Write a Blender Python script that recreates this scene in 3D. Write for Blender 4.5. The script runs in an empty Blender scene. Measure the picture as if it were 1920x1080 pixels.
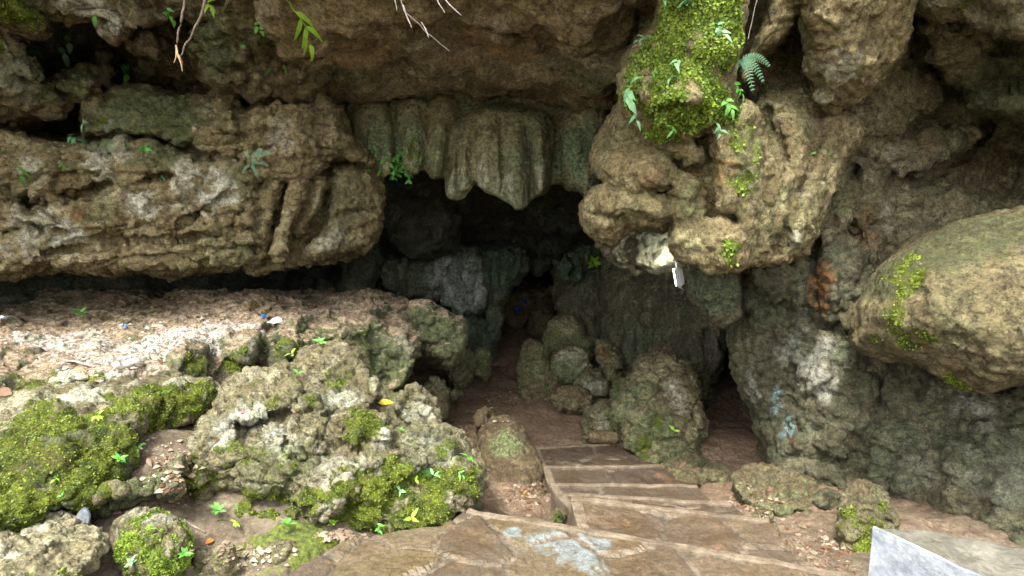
import bpy, math, random
import numpy as np
from mathutils import Vector, Matrix
from mathutils.bvhtree import BVHTree
import openvdb

random.seed(7)
RNG = np.random.default_rng(11)
S = bpy.context.scene
COL = S.collection

# ------------------------------------------------------------------ camera
PITCH = math.radians(7.5)
CAMZ = 1.6
FPX = 1066.7            # focal length in pixels of the 1920 px wide photograph
cam_data = bpy.data.cameras.new("camera")
cam_data.sensor_width = 36.0
cam_data.lens = FPX / 1920.0 * 36.0
cam_data.clip_start = 0.05
cam_data.clip_end = 2000.0
cam = bpy.data.objects.new("camera", cam_data)
cam.location = (0, 0, CAMZ)
cam.rotation_euler = (math.pi / 2 - PITCH, 0, 0)
COL.objects.link(cam)
S.camera = cam

# ------------------------------------------------------------------ sky, sun, exposure
SUN_EL, SUN_AZ = math.radians(57), math.radians(206)      # azimuth clockwise from +Y: behind the camera
W = bpy.data.worlds.new("World")
S.world = W
W.use_nodes = True
nt = W.node_tree
nt.nodes.clear()
wo = nt.nodes.new('ShaderNodeOutputWorld')
bg = nt.nodes.new('ShaderNodeBackground')
sky = nt.nodes.new('ShaderNodeTexSky')
sky.sky_type = 'NISHITA'
sky.sun_disc = False
sky.sun_elevation = SUN_EL
sky.sun_rotation = SUN_AZ
sky.dust_density = 4.0
hs = nt.nodes.new('ShaderNodeHueSaturation')
hs.inputs['Saturation'].default_value = 0.06           # thin even cloud
nt.links.new(sky.outputs[0], hs.inputs['Color'])
nt.links.new(hs.outputs[0], bg.inputs[0])
bg.inputs[1].default_value = 0.15
nt.links.new(bg.outputs[0], wo.inputs[0])

sd = bpy.data.lights.new("sun", 'SUN')
sd.energy = 1.4
sd.angle = math.radians(11)
sd.color = (1.0, 0.95, 0.86)
sun = bpy.data.objects.new("sun", sd)
sdir = Vector((math.sin(SUN_AZ) * math.cos(SUN_EL), math.cos(SUN_AZ) * math.cos(SUN_EL), math.sin(SUN_EL)))
sun.rotation_euler = sdir.to_track_quat('Z', 'Y').to_euler()
sun.location = (0, -6, 12)
COL.objects.link(sun)

S.view_settings.view_transform = 'Standard'
S.view_settings.look = 'None'
S.view_settings.exposure = 2.4
S.view_settings.gamma = 1.0
S.render.engine = 'CYCLES'
S.cycles.use_denoising = True
S.cycles.max_bounces = 8
S.cycles.diffuse_bounces = 6
S.cycles.glossy_bounces = 2
S.cycles.use_adaptive_sampling = True
S.cycles.adaptive_threshold = 0.012

# ------------------------------------------------------------------ photograph pixel -> world point
CP, SP = math.cos(PITCH), math.sin(PITCH)
RX = np.array([1, 0, 0.]); FW = np.array([0, CP, -SP]); UP = np.array([0, SP, CP]); CAM = np.array([0, 0, CAMZ])

def P(px, py, d):
    px = np.asarray(px, float); py = np.asarray(py, float); d = np.asarray(d, float)
    return CAM + d[..., None] * (((px - 960) / FPX)[..., None] * RX + ((540 - py) / FPX)[..., None] * UP + FW)

def PZ(px, py, z):
    v = (py - 540) / FPX
    return P(px, py, (CAMZ - z) / (v * CP + SP))

def project(X):
    r = X - CAM
    d = r @ FW
    dd = np.maximum(d, 0.05)
    return 960 + FPX * (r @ RX) / dd, 540 - FPX * (r @ UP) / dd, d

# ------------------------------------------------------------------ noise
GR = np.array([[1,1,0],[-1,1,0],[1,-1,0],[-1,-1,0],[1,0,1],[-1,0,1],[1,0,-1],[-1,0,-1],
               [0,1,1],[0,-1,1],[0,1,-1],[0,-1,-1],[1,1,0],[-1,1,0],[0,-1,1],[0,-1,-1]], np.float32)

def _h(x, y, z):
    h = (x * 73856093) ^ (y * 19349663) ^ (z * 83492791)
    h = (h ^ (h >> 13)) * 1274126177
    h &= 0x7fffffff
    return h ^ (h >> 16)

def perlin(X):
    X = np.asarray(X, np.float32)
    I = np.floor(X).astype(np.int64); F = X - I
    U = F * F * F * (F * (F * 6 - 15) + 10)
    out = 0
    for a in (0, 1):
        wx = U[:, 0] if a else 1 - U[:, 0]
        for b in (0, 1):
            wy = U[:, 1] if b else 1 - U[:, 1]
            for c in (0, 1):
                wz = U[:, 2] if c else 1 - U[:, 2]
                g = GR[_h(I[:, 0] + a, I[:, 1] + b, I[:, 2] + c) & 15]
                out = out + wx * wy * wz * (g[:, 0] * (F[:, 0] - a) + g[:, 1] * (F[:, 1] - b) + g[:, 2] * (F[:, 2] - c))
    return out

def fbm(X, octs=4, gain=0.5, seed=0.0):
    s = 0; a = 1.0; X = np.asarray(X, np.float32) + seed
    for o in range(octs):
        s = s + a * perlin(X); X = X * 2.03 + 17.3; a *= gain
    return s

def billow(X, octs=4, gain=0.5, seed=0.0):
    s = 0; a = 1.0; X = np.asarray(X, np.float32) + seed
    for o in range(octs):
        s = s + a * (np.abs(perlin(X)) * 2 - 0.5); X = X * 2.07 + 9.1; a *= gain
    return s

def worley(X):
    X = np.asarray(X, np.float32)
    I = np.floor(X).astype(np.int64)
    n = len(X)
    f1 = np.full(n, 9e9, np.float32); f2 = f1.copy(); cid = np.zeros(n, np.int64); vec = np.zeros((n, 3), np.float32)
    for a in (-1, 0, 1):
        for b in (-1, 0, 1):
            for c in (-1, 0, 1):
                J = I + np.array([a, b, c])
                h = _h(J[:, 0], J[:, 1], J[:, 2])
                h2 = _h(J[:, 1] + 31, J[:, 2] - 7, J[:, 0] + 3)
                C = J + np.stack([(h & 1023) / 1023., ((h >> 10) & 1023) / 1023., (h2 & 1023) / 1023.], 1)
                dv = X - C
                dd = (dv * dv).sum(1)
                nb = dd < f1
                f2 = np.where(nb, f1, np.minimum(f2, dd))
                f1 = np.where(nb, dd, f1)
                cid = np.where(nb, h, cid)
                vec = np.where(nb[:, None], dv, vec)
    return np.sqrt(f1), np.sqrt(f2), cid, vec

def sstep(a, b, x):
    t = np.clip((x - a) / (b - a), 0, 1)
    return t * t * (3 - 2 * t)

# ------------------------------------------------------------------ outlines -> thick rock bodies (signed distance fields meshed with OpenVDB)
def chaikin(pts, it=2):
    p = np.asarray(pts, float)
    for _ in range(it):
        q = np.roll(p, -1, 0)
        p = np.stack([p * .8 + q * .2, p * .2 + q * .8], 1).reshape(-1, 2)
    return p

def poly_sd(poly, X, Y):
    x = X.ravel(); y = Y.ravel()
    d = np.full(x.shape, 1e18); inside = np.zeros(x.shape, bool)
    n = len(poly)
    for i in range(n):
        ax, ay = poly[i]; bx, by = poly[(i + 1) % n]
        ex, ey = bx - ax, by - ay
        L = ex * ex + ey * ey + 1e-9
        t = np.clip(((x - ax) * ex + (y - ay) * ey) / L, 0, 1)
        d = np.minimum(d, (x - ax - t * ex) ** 2 + (y - ay - t * ey) ** 2)
        c = (ay > y) != (by > y)
        if ey != 0:
            inside ^= c & (x < ex * (y - ay) / ey + ax)
    d = np.sqrt(d)
    return np.where(inside, -d, d).reshape(X.shape)

def line_dist(pl, X, Y):
    d = np.full(X.shape, 1e18)
    for (ax, ay), (bx, by) in zip(pl[:-1], pl[1:]):
        ex, ey = bx - ax, by - ay
        L = ex * ex + ey * ey + 1e-9
        t = np.clip(((X - ax) * ex + (Y - ay) * ey) / L, 0, 1)
        d = np.minimum(d, (X - ax - t * ex) ** 2 + (Y - ay - t * ey) ** 2)
    return np.sqrt(d)

def rbf(ctrl, X, Y):
    c = np.asarray(ctrl, float)
    if len(c) == 1:
        return np.full(X.shape, c[0, 2])
    p = c[:, :2] / 100.; v = c[:, 2]
    n = len(p)
    if n < 4:
        w = 0; s = 0
        for i in range(n):
            k = 1. / (((X / 100 - p[i, 0]) ** 2 + (Y / 100 - p[i, 1]) ** 2) + .3)
            w = w + k * v[i]; s = s + k
        return w / s
    A = np.zeros((n + 3, n + 3))
    A[:n, :n] = np.sqrt(((p[:, None] - p[None]) ** 2).sum(-1))
    A[:n, n] = 1; A[:n, n + 1:] = p; A[n, :n] = 1; A[n + 1:, :n] = p.T
    A[:n, :n] += np.eye(n) * 1e-6
    w = np.linalg.solve(A, np.concatenate([v, [0, 0, 0]]))
    x = X / 100; y = Y / 100
    o = w[n] + w[n + 1] * x + w[n + 2] * y
    for i in range(n):
        o = o + w[i] * np.sqrt((x - p[i, 0]) ** 2 + (y - p[i, 1]) ** 2)
    return np.clip(o, v.min() - .5, v.max() + .5)

ST = 4.0
class Lobe:
    def __init__(self, outline, ctrl, thick=.8, rim=.2, bumps=(), creases=(), smooth=2):
        if not isinstance(ctrl, (list, tuple)):
            ctrl = [(0, 0, ctrl)]
        poly = chaikin(outline, smooth)
        M = 120
        self.x0, self.y0 = poly.min(0) - M
        x1, y1 = poly.max(0) + M
        xs = np.arange(self.x0, x1, ST); ys = np.arange(self.y0, y1, ST)
        X, Y = np.meshgrid(xs, ys, indexing='ij')
        self.s2 = poly_sd(poly, X, Y).astype(np.float32)
        D = rbf(ctrl, X, Y)
        for (bx, by, rx, ry, ang, h) in bumps:
            ca, sa = math.cos(math.radians(ang)), math.sin(math.radians(ang))
            u = ((X - bx) * ca + (Y - by) * sa) / rx; v = (-(X - bx) * sa + (Y - by) * ca) / ry
            D = D - h * np.exp(-(u * u + v * v) * 1.4)
        wob = fbm(np.stack([X.ravel() / 55., Y.ravel() / 55., np.zeros(X.size)], 1), 3).reshape(X.shape)
        for (pl, wd, dp) in creases:
            r = line_dist(pl, X, Y) + wob * wd * .9
            D = D + dp * np.exp(-np.abs(r / wd) ** 1.5)
        self.D = D.astype(np.float32)
        self.thick = thick; self.rim = rim
        m = self.s2 < 0
        self.dmin = self.D[m].min() if m.any() else self.D.min(); self.dmax = self.D[m].max() + thick
        self.px = (poly[:, 0].min(), poly[:, 0].max()); self.py = (poly[:, 1].min(), poly[:, 1].max())
        cs = [P(a, b, c) for a in self.px for b in self.py for c in (self.dmin, self.dmax)]
        self.lo = np.min(cs, 0) - .12; self.hi = np.max(cs, 0) + .12

    def sample(self, A, px, py):
        u = np.clip((px - self.x0) / ST, 0, A.shape[0] - 1.001); v = np.clip((py - self.y0) / ST, 0, A.shape[1] - 1.001)
        i = u.astype(np.int32); j = v.astype(np.int32); fu = u - i; fv = v - j
        return (A[i, j] * (1 - fu) * (1 - fv) + A[i + 1, j] * fu * (1 - fv) + A[i, j + 1] * (1 - fu) * fv + A[i + 1, j + 1] * fu * fv)

    def field(self, X):
        px, py, d = project(X)
        s = self.sample(self.s2, px, py) * d / FPX
        D = self.sample(self.D, px, py)
        zf = D - d; zb = d - (D + self.thick)
        r = min(self.rim, self.thick * .5)
        a = s + r; b = np.maximum(zf, zb) + r
        return np.minimum(np.maximum(a, b), 0) + np.sqrt(np.maximum(a, 0) ** 2 + np.maximum(b, 0) ** 2) - r

def smin(a, b, k):
    h = np.clip(.5 + .5 * (b - a) / k, 0, 1)
    return b * (1 - h) + a * h - k * h * (1 - h)

def vdb_mesh(lo, hi, vox, fn):
    n = np.ceil((hi - lo) / vox).astype(int) + 1
    xs = [lo[i] + vox * np.arange(n[i]) for i in range(3)]
    F = np.full(tuple(n), vox * 3, np.float32)
    fn(xs, F)
    F = np.clip(F, -vox * 3, vox * 3)
    F[0] = F[-1] = vox * 3; F[:, 0] = F[:, -1] = vox * 3; F[:, :, 0] = F[:, :, -1] = vox * 3
    g = openvdb.FloatGrid(vox * 3)
    g.copyFromArray(F)
    p, q = g.convertToQuads(isovalue=0.0)
    p = p.astype(np.float64) * vox + lo
    q = q.astype(np.int64)
    a, b, c, d = (p[q[:, i]] for i in range(4))
    vol = (np.einsum('ij,ij->i', a, np.cross(b, c)) + np.einsum('ij,ij->i', a, np.cross(c, d))).sum()
    if vol < 0:
        q = q[:, ::-1]
    return p, q

def normals(p, q):
    a, b, c, d = (p[q[:, i]] for i in range(q.shape[1])) if q.shape[1] == 4 else (p[q[:, 0]], p[q[:, 1]], p[q[:, 2]], p[q[:, 0]])
    fn = np.cross(c - a, d - b) if q.shape[1] == 4 else np.cross(b - a, c - a)
    N = np.zeros_like(p)
    for k in range(q.shape[1]):
        for ax in range(3):
            N[:, ax] += np.bincount(q[:, k], fn[:, ax], len(p))
    return N / (np.linalg.norm(N, axis=1, keepdims=True) + 1e-12)

def relax(p, q, it=1, lam=.5):
    for _ in range(it):
        acc = np.zeros_like(p); cnt = np.zeros(len(p))
        for k in range(4):
            i, j = q[:, k], q[:, (k + 1) % 4]
            for ax in range(3):
                acc[:, ax] += np.bincount(i, p[j, ax], len(p)) + np.bincount(j, p[i, ax], len(p))
            cnt += np.bincount(i, minlength=len(p)) + np.bincount(j, minlength=len(p))
        p = p * (1 - lam) + lam * acc / np.maximum(cnt, 1)[:, None]
    return p

def make_mesh(name, p, q, mat=None, attrs=None, smooth=True):
    me = bpy.data.meshes.new(name)
    nv, nf, k = len(p), len(q), q.shape[1]
    me.vertices.add(nv); me.vertices.foreach_set('co', np.ascontiguousarray(p, np.float32).ravel())
    me.loops.add(nf * k); me.loops.foreach_set('vertex_index', np.ascontiguousarray(q, np.int32).ravel())
    me.polygons.add(nf); me.polygons.foreach_set('loop_start', np.arange(0, nf * k, k, dtype=np.int32))
    me.polygons.foreach_set('loop_total', np.full(nf, k, np.int32))
    me.update(calc_edges=True); me.validate()
    me.polygons.foreach_set('use_smooth', np.full(len(me.polygons), smooth, bool))
    for an, av in (attrs or {}).items():
        at = me.attributes.new(an, 'FLOAT', 'POINT')
        at.data.foreach_set('value', np.ascontiguousarray(av, np.float32))
    if mat:
        me.materials.append(mat)
    return me

def link(name, me, parent=None, loc=None):
    o = bpy.data.objects.new(name, me)
    COL.objects.link(o)
    if loc is not None:
        o.location = loc
    if parent:
        o.parent = parent
    return o

def tag(o, label=None, cat=None, group=None, kind=None):
    if label: o['label'] = label
    if cat: o['category'] = cat
    if group: o['group'] = group
    if kind: o['kind'] = kind
    return o

# ------------------------------------------------------------------ materials
def ramp(nt, src, stops):
    r = nt.nodes.new('ShaderNodeValToRGB')
    el = r.color_ramp.elements
    while len(el) < len(stops):
        el.new(.5)
    for e, (pos, c) in zip(el, stops):
        e.position = pos
        e.color = (c if hasattr(c, '__len__') else (c, c, c)) + ((1,) if (not hasattr(c, '__len__') or len(c) == 3) else ()) if hasattr(c, '__len__') else (c, c, c, 1)
    nt.links.new(src, r.inputs[0])
    return r.outputs[0]

class NT:
    def __init__(self, name):
        self.m = bpy.data.materials.new(name); self.m.use_nodes = True
        self.nt = self.m.node_tree
        self.b = self.nt.nodes['Principled BSDF']
        self.co = self.nt.nodes.new('ShaderNodeNewGeometry').outputs['Position']
    def n(self, t): return self.nt.nodes.new(t)
    def l(self, a, b): self.nt.links.new(a, b)
    def noise(self, scale, detail=6, rough=.6, dist=0, co=None, vscale=None):
        t = self.n('ShaderNodeTexNoise')
        t.inputs['Scale'].default_value = scale; t.inputs['Detail'].default_value = detail
        t.inputs['Roughness'].default_value = rough; t.inputs['Distortion'].default_value = dist
        c = co or self.co
        if vscale:
            mp = self.n('ShaderNodeMapping'); mp.inputs['Scale'].default_value = vscale
            self.l(c, mp.inputs[0]); c = mp.outputs[0]
        self.l(c, t.inputs['Vector'])
        return t.outputs['Fac']
    def voro(self, scale, feature='F1', out='Distance', co=None, rnd=1):
        t = self.n('ShaderNodeTexVoronoi'); t.feature = feature
        t.inputs['Scale'].default_value = scale; t.inputs['Randomness'].default_value = rnd
        self.l(co or self.co, t.inputs['Vector'])
        return t.outputs[out]
    def math(self, op, a, b=None, c=None, clamp=False):
        t = self.n('ShaderNodeMath'); t.operation = op; t.use_clamp = clamp
        for i, v in enumerate((a, b, c)):
            if v is None: continue
            if isinstance(v, (int, float)): t.inputs[i].default_value = v
            else: self.l(v, t.inputs[i])
        return t.outputs[0]
    def mix(self, fac, a, b, mode='MIX'):
        t = self.n('ShaderNodeMix'); t.data_type = 'RGBA'; t.blend_type = mode
        for s, v in ((t.inputs[0], fac), (t.inputs[6], a), (t.inputs[7], b)):
            if isinstance(v, (int, float)): s.default_value = v
            elif isinstance(v, tuple): s.default_value = v + (1,) if len(v) == 3 else v
            else: self.l(v, s)
        return t.outputs[2]
    def map(self, v, a, b, c=0., d=1.):
        t = self.n('ShaderNodeMapRange'); t.interpolation_type = 'SMOOTHSTEP'
        self.l(v, t.inputs[0])
        for i, x in enumerate((a, b, c, d)): t.inputs[i + 1].default_value = x
        return t.outputs[0]
    def attr(self, name):
        t = self.n('ShaderNodeAttribute'); t.attribute_name = name
        return t.outputs['Fac']
    def bump(self, h, strength, dist, prev=None):
        t = self.n('ShaderNodeBump'); t.inputs['Strength'].default_value = strength; t.inputs['Distance'].default_value = dist
        self.l(h, t.inputs['Height'])
        if prev: self.l(prev, t.inputs['Normal'])
        return t.outputs[0]

MOSS_D, MOSS_L = (.036, .052, .007), (.140, .172, .015)

def rock_mat(name, dark, mid, light, pale=(.48, .46, .43), green=(.065, .085, .035), green_amt=.35, sc=1.0, rough=.85,
             bump=1.0, strata=0.0, flute=0.0, top=None, top_amt=0, spec=.3, rust_amt=.3, pale_amt=.25):
    dark, mid, light, pale = (tuple(x * y for x, y in zip(c_, (.99, 1.0, .80))) for c_ in (dark, mid, light, pale))
    t = NT(name)
    big = t.noise(1.1 * sc, 5, .6, .4)
    med = t.noise(4.5 * sc, 8, .65, .3)
    fine = t.noise(24 * sc, 8, .75)
    grit = t.noise(95 * sc, 4, .7)
    c = t.mix(t.map(big, .36, .64), dark, mid)
    c = t.mix(t.map(med, .46, .68, 0, .85), c, light)
    c = t.mix(t.map(t.noise(7.5 * sc, 8, .75, 1.2), .55, .66, 0, .75), c, tuple(.5 * x for x in dark))
    st = t.noise(3.0 * sc, 6, .65, .6, vscale=(2.2, 2.2, .4))
    c = t.mix(t.map(st, .54, .68, 0, .6), c, tuple(.62 * x for x in dark))
    # rust stains
    ru = t.noise(2.3 * sc, 6, .7, .8)
    c = t.mix(t.map(ru, .60, .76, 0, rust_amt), c, (.165, .085, .04))
    # blue-grey and whitish worn patches
    pa = t.noise(3.3 * sc, 7, .7, .5)
    pf = t.math('MAXIMUM', t.map(pa, .60, .70, 0, pale_amt), t.math('MULTIPLY', t.attr('pale'), t.map(med, .34, .58)))
    c = t.mix(pf, c, pale)
    # algae film
    gn = t.noise(1.7 * sc, 6, .65, .6)
    gf = t.math('MAXIMUM', t.map(gn, .48, .66, 0, green_amt), t.math('MULTIPLY', t.attr('algae'), t.map(fine, .28, .56)))
    c = t.mix(gf, c, t.mix(t.map(fine, .35, .65), green, (green[0] * 1.9, green[1] * 1.8, green[2] * 1.6)))
    rs = t.attr('rust')
    c = t.mix(t.math('MULTIPLY', rs, t.map(fine, .35, .6)), c, (.22, .10, .028))
    ts = t.attr('teal')
    c = t.mix(t.math('MULTIPLY', ts, t.map(t.noise(16, 8, .75), .42, .56)), c, (.26, .38, .37))
    if top:
        g = t.n('ShaderNodeNewGeometry'); sx = t.n('ShaderNodeSeparateXYZ'); t.l(g.outputs['Normal'], sx.inputs[0])
        up = t.math('ADD', sx.outputs[2], t.math('MULTIPLY', t.math('SUBTRACT', med, .5), .5))
        tc = t.mix(t.map(fine, .36, .66), top, tuple(min(1, x * 1.6) for x in top))
        c = t.mix(t.math('MULTIPLY', t.map(up, .66, .84), top_amt), c, tc)
        c = t.mix(t.math('MULTIPLY', t.attr('crumb'), t.map(fine, .40, .55)), c, (.50, .465, .41))
    # grain
    v = t.math('ADD', t.map(fine, .31, .69, .40, 1.55), t.map(grit, .33, .67, -.34, .42))
    c = t.mix(1.0, c, v, 'MULTIPLY')
    po = t.math('MULTIPLY', t.map(t.voro(31 * sc), .05, .26, .75, 0), t.map(med, .52, .42))
    c = t.mix(po, c, tuple(.35 * x for x in dark))
    fl = t.map(t.voro(46 * sc), .0, .22, .55, 0)
    fl = t.math('MULTIPLY', fl, t.map(med, .5, .62))
    c = t.mix(fl, c, tuple(min(1, x * 1.5) for x in light))
    # moss
    ms = t.map(t.math('ADD', t.attr('moss'), t.math('MULTIPLY', t.math('SUBTRACT', fine, .5), 1.5)), .38, .60)
    mc = t.mix(t.map(t.noise(11, 6, .7), .36, .64), MOSS_D, MOSS_L)
    mc = t.mix(t.map(t.noise(5.5, 7, .7), .52, .68, 0, .75), mc, (.075, .058, .020))
    mc = t.mix(1.0, mc, t.map(t.noise(120, 4, .7), .3, .7, .5, 1.5), 'MULTIPLY')
    c = t.mix(ms, c, mc)
    t.l(c, t.b.inputs['Base Color'])
    t.l(t.map(med, .3, .7, rough - .18, min(1, rough + .1)), t.b.inputs['Roughness'])
    t.b.inputs['Specular IOR Level'].default_value = spec
    h = t.math('ADD', t.math('MULTIPLY', t.noise(13 * sc, 10, .72, .4), 1.0), t.math('MULTIPLY', t.voro(19 * sc), .35))
    if strata:
        sn = t.noise(3.5, 8, .72, .5, vscale=(1, 1, 7))
        h = t.math('ADD', h, t.math('MULTIPLY', sn, strata))
    if flute:
        fn = t.noise(6, 6, .65, .5, vscale=(3.2, 3.2, .55))
        h = t.math('ADD', h, t.math('MULTIPLY', fn, flute))
    n1 = t.bump(h, 1.0 * bump, .06)
    n2 = t.bump(t.math('ADD', grit, t.noise(48 * sc, 6, .75)), .9 * bump, .026, n1)
    t.l(n2, t.b.inputs['Normal'])
    return t.m

M = {}
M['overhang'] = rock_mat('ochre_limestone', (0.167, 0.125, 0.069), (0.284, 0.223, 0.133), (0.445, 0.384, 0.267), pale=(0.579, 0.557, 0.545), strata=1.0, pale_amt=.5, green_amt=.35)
M['upper'] = rock_mat('dark_brown_limestone', (.085, .062, .034), (.165, .122, .070), (.29, .24, .16), strata=.6, green_amt=.4)  # darker brown than the ochre overhang
M['ceiling'] = rock_mat('brown_ceiling_rock', (0.135, 0.099, 0.060), (0.232, 0.178, 0.117), (0.356, 0.302, 0.221), green_amt=.15, rust_amt=.15, bump=.7, pale_amt=.1)
M['curtain'] = rock_mat('green_dripstone', (0.157, 0.153, 0.090), (0.274, 0.255, 0.157), (0.414, 0.394, 0.273), green=(0.118, 0.160, 0.090), green_amt=.55, flute=.7, bump=.8)
M['pillar'] = rock_mat('golden_limestone', (0.140, 0.107, 0.060), (0.244, 0.189, 0.109), (0.374, 0.317, 0.208), green_amt=.45, bump=.9, rust_amt=.4)
M['right'] = rock_mat('grey_brown_limestone', (0.152, 0.124, 0.081), (0.260, 0.217, 0.149), (0.405, 0.361, 0.266), green_amt=.4, rust_amt=.45)
M['boulder_r'] = rock_mat('yellow_green_limestone', (.105, .082, .048), (.200, .160, .098), (.30, .258, .172), green=(.052, .058, .026), green_amt=.55, bump=1.3, sc=.8, strata=.4)
M['wall'] = rock_mat('damp_grey_rock', (0.089, 0.079, 0.053), (0.157, 0.142, 0.096), (0.258, 0.236, 0.174), green=(0.073, 0.094, 0.053), green_amt=.55, rough=.75, spec=.4, pale=(.37, .36, .355), bump=1.2)
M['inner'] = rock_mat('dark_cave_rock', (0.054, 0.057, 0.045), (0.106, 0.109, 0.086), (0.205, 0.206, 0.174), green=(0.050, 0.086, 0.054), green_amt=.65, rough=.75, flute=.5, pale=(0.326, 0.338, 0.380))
M['lowrock'] = rock_mat('shade_darkened_roof', (.026, .026, .020), (.050, .050, .039), (.095, .094, .076), green=(.03, .05, .032), green_amt=.5, flute=.5, pale=(.15, .15, .16))  # inner rock colours darkened, shade of the hollow put into the colour
M['boulder'] = rock_mat('pale_mossy_limestone', (0.136, 0.112, 0.068), (0.236, 0.204, 0.136), (0.400, 0.372, 0.308), pale=(0.480, 0.472, 0.456), pale_amt=.75, green_amt=.32, bump=1.25)
M['whiterock'] = rock_mat('white_limestone', (0.257, 0.217, 0.148), (0.455, 0.425, 0.356), (0.653, 0.632, 0.573), pale=(0.711, 0.702, 0.681), pale_amt=.8, green_amt=.2)
M['bank'] = rock_mat('ledge_rock', (.070, .066, .040), (.130, .122, .078), (.23, .215, .15), green_amt=.6, top=(.25, .188, .122), top_amt=1.0, flute=.35)
M['caverock'] = rock_mat('cave_boulder', (0.124, 0.108, 0.067), (0.205, 0.180, 0.112), (0.322, 0.296, 0.216), green=(0.081, 0.108, 0.048), green_amt=.65, top=(0.091, 0.056, 0.032), top_amt=.55)
M['muddy'] = rock_mat('muddy_rock', (0.072, 0.049, 0.031), (0.115, 0.082, 0.053), (0.170, 0.136, 0.093), green_amt=.3, bump=.6)

def soil_mat():
    t = NT('brown_soil')
    big = t.noise(1.3, 6, .6); med = t.noise(7, 8, .7); fine = t.noise(38, 8, .75)
    sx = t.n('ShaderNodeSeparateXYZ'); t.l(t.co, sx.inputs[0])
    cav = t.map(sx.outputs[1], 3.0, 4.6)
    out = t.mix(t.map(med, .35, .65), (.090, .066, .040), (.190, .148, .096))
    inn = t.mix(t.map(med, .32, .68), (.135, .086, .050), (.245, .165, .104))
    c = t.mix(cav, out, inn)
    c = t.mix(t.map(big, .55, .72, 0, .4), c, (.16, .135, .085))
    c = t.mix(t.map(t.voro(26), .0, .16, .7, 0), c, (.30, .255, .19))
    c = t.mix(1.0, c, t.map(fine, .28, .72, .6, 1.35), 'MULTIPLY')
    ms = t.map(t.math('ADD', t.attr('moss'), t.math('MULTIPLY', t.math('SUBTRACT', fine, .5), .9)), .42, .6)
    c = t.mix(ms, c, t.mix(t.map(fine, .4, .6), MOSS_D, MOSS_L))
    t.l(c, t.b.inputs['Base Color'])
    t.l(t.map(big, .35, .65, .62, .95), t.b.inputs['Roughness'])
    h = t.math('ADD', t.noise(16, 10, .72), t.math('MULTIPLY', t.voro(22), -.4))
    n1 = t.bump(h, .8, .05)
    t.l(t.bump(t.noise(70, 6, .75), .6, .012, n1), t.b.inputs['Normal'])
    return t.m
M['soil'] = soil_mat()

def flag_mat(name, tint, wet, blue=0):
    t = NT(name)
    r1, r2, mort = t.attr('cell_a'), t.attr('cell_b'), t.attr('mortar')
    med = t.noise(7, 8, .7, .4); fine = t.noise(45, 8, .75); grit = t.noise(130, 4, .7)
    c = t.mix(r1, tuple(.78 * x for x in tint), tuple(1.1 * x for x in tint))
    c = t.mix(t.map(r2, .68, .74), c, (tint[0] * 1.05, tint[1] * 1.12, tint[2] * 1.05))
    c = t.mix(t.map(r2, .30, .24), c, (tint[0] * .8, tint[1] * .82, tint[2] * .88))
    c = t.mix(t.map(med, .48, .68, 0, .6), c, tuple(min(1, 1.55 * x) for x in tint))
    c = t.mix(t.map(t.noise(2.6, 6, .65), .50, .70, 0, .6), c, (.06, .04, .022))
    c = t.mix(t.map(t.noise(5, 4, .6), .60, .72, 0, .5), c, (.14, .07, .03))
    if blue:
        c = t.mix(t.math('MULTIPLY', t.attr('teal'), t.map(med, .36, .52)), c, (.125, .142, .135))
    mc = t.mix(t.map(med, .4, .6), (.052, .040, .025), (.118, .090, .058))
    c = t.mix(t.map(t.math('ADD', mort, t.math('MULTIPLY', t.math('SUBTRACT', fine, .5), .5)), .4, .7), c, mc)
    c = t.mix(1.0, c, t.math('ADD', t.map(fine, .30, .70, .55, 1.4), t.map(grit, .32, .68, -.22, .25)), 'MULTIPLY')
    t.l(c, t.b.inputs['Base Color'])
    t.l(t.map(t.noise(3, 5, .6), .35, .65, wet, .85), t.b.inputs['Roughness'])
    n1 = t.bump(t.noise(14, 9, .72), .5, .022)
    t.l(t.bump(t.math('ADD', fine, grit), .5, .006, n1), t.b.inputs['Normal'])
    return t.m
M['flag'] = flag_mat('flagstone_paving', (0.077, 0.053, 0.028), .42, 1)
M['flag_step'] = flag_mat('flagstone_step', (0.074, 0.050, 0.028), .42)
M['flag_dark'] = flag_mat('muddy_flagstone', (0.044, 0.028, 0.016), .5)

def plain_mat(name, a, b, sc=20, rough=.8, bump=.4, bd=.01, spec=.3, metal=0, cold=None):
    t = NT(name)
    f = t.noise(sc, 8, .7); g = t.noise(sc * 5, 5, .7)
    c = t.mix(t.map(f, .35, .65), a, b)
    if cold: c = t.mix(t.map(t.noise(sc * .35, 6, .65), .48, .66, 0, .8), c, cold)
    c = t.mix(1.0, c, t.map(g, .3, .7, .75, 1.2), 'MULTIPLY')
    t.l(c, t.b.inputs['Base Color'])
    t.b.inputs['Roughness'].default_value = rough; t.b.inputs['Metallic'].default_value = metal
    t.b.inputs['Specular IOR Level'].default_value = spec
    t.l(t.bump(t.math('ADD', f, g), bump, bd), t.b.inputs['Normal'])
    return t.m
M['nosing'] = plain_mat('worn_mortar', (0.099, 0.073, 0.046), (0.172, 0.137, 0.096), 14, cold=(0.064, 0.046, 0.029))
M['nosing_dark'] = plain_mat('muddy_mortar', (0.090, 0.066, 0.043), (0.159, 0.126, 0.087), 14, cold=(0.059, 0.044, 0.028))
M['concrete'] = plain_mat('weathered_concrete', (0.076, 0.071, 0.054), (0.138, 0.128, 0.101), 9, .8, .5, .012, cold=(0.076, 0.072, 0.047))
M['whitewash'] = plain_mat('whitewashed_concrete', (0.162, 0.178, 0.200), (0.246, 0.264, 0.285), 7, .75, .5, .01, cold=(0.072, 0.085, 0.102))
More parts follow.
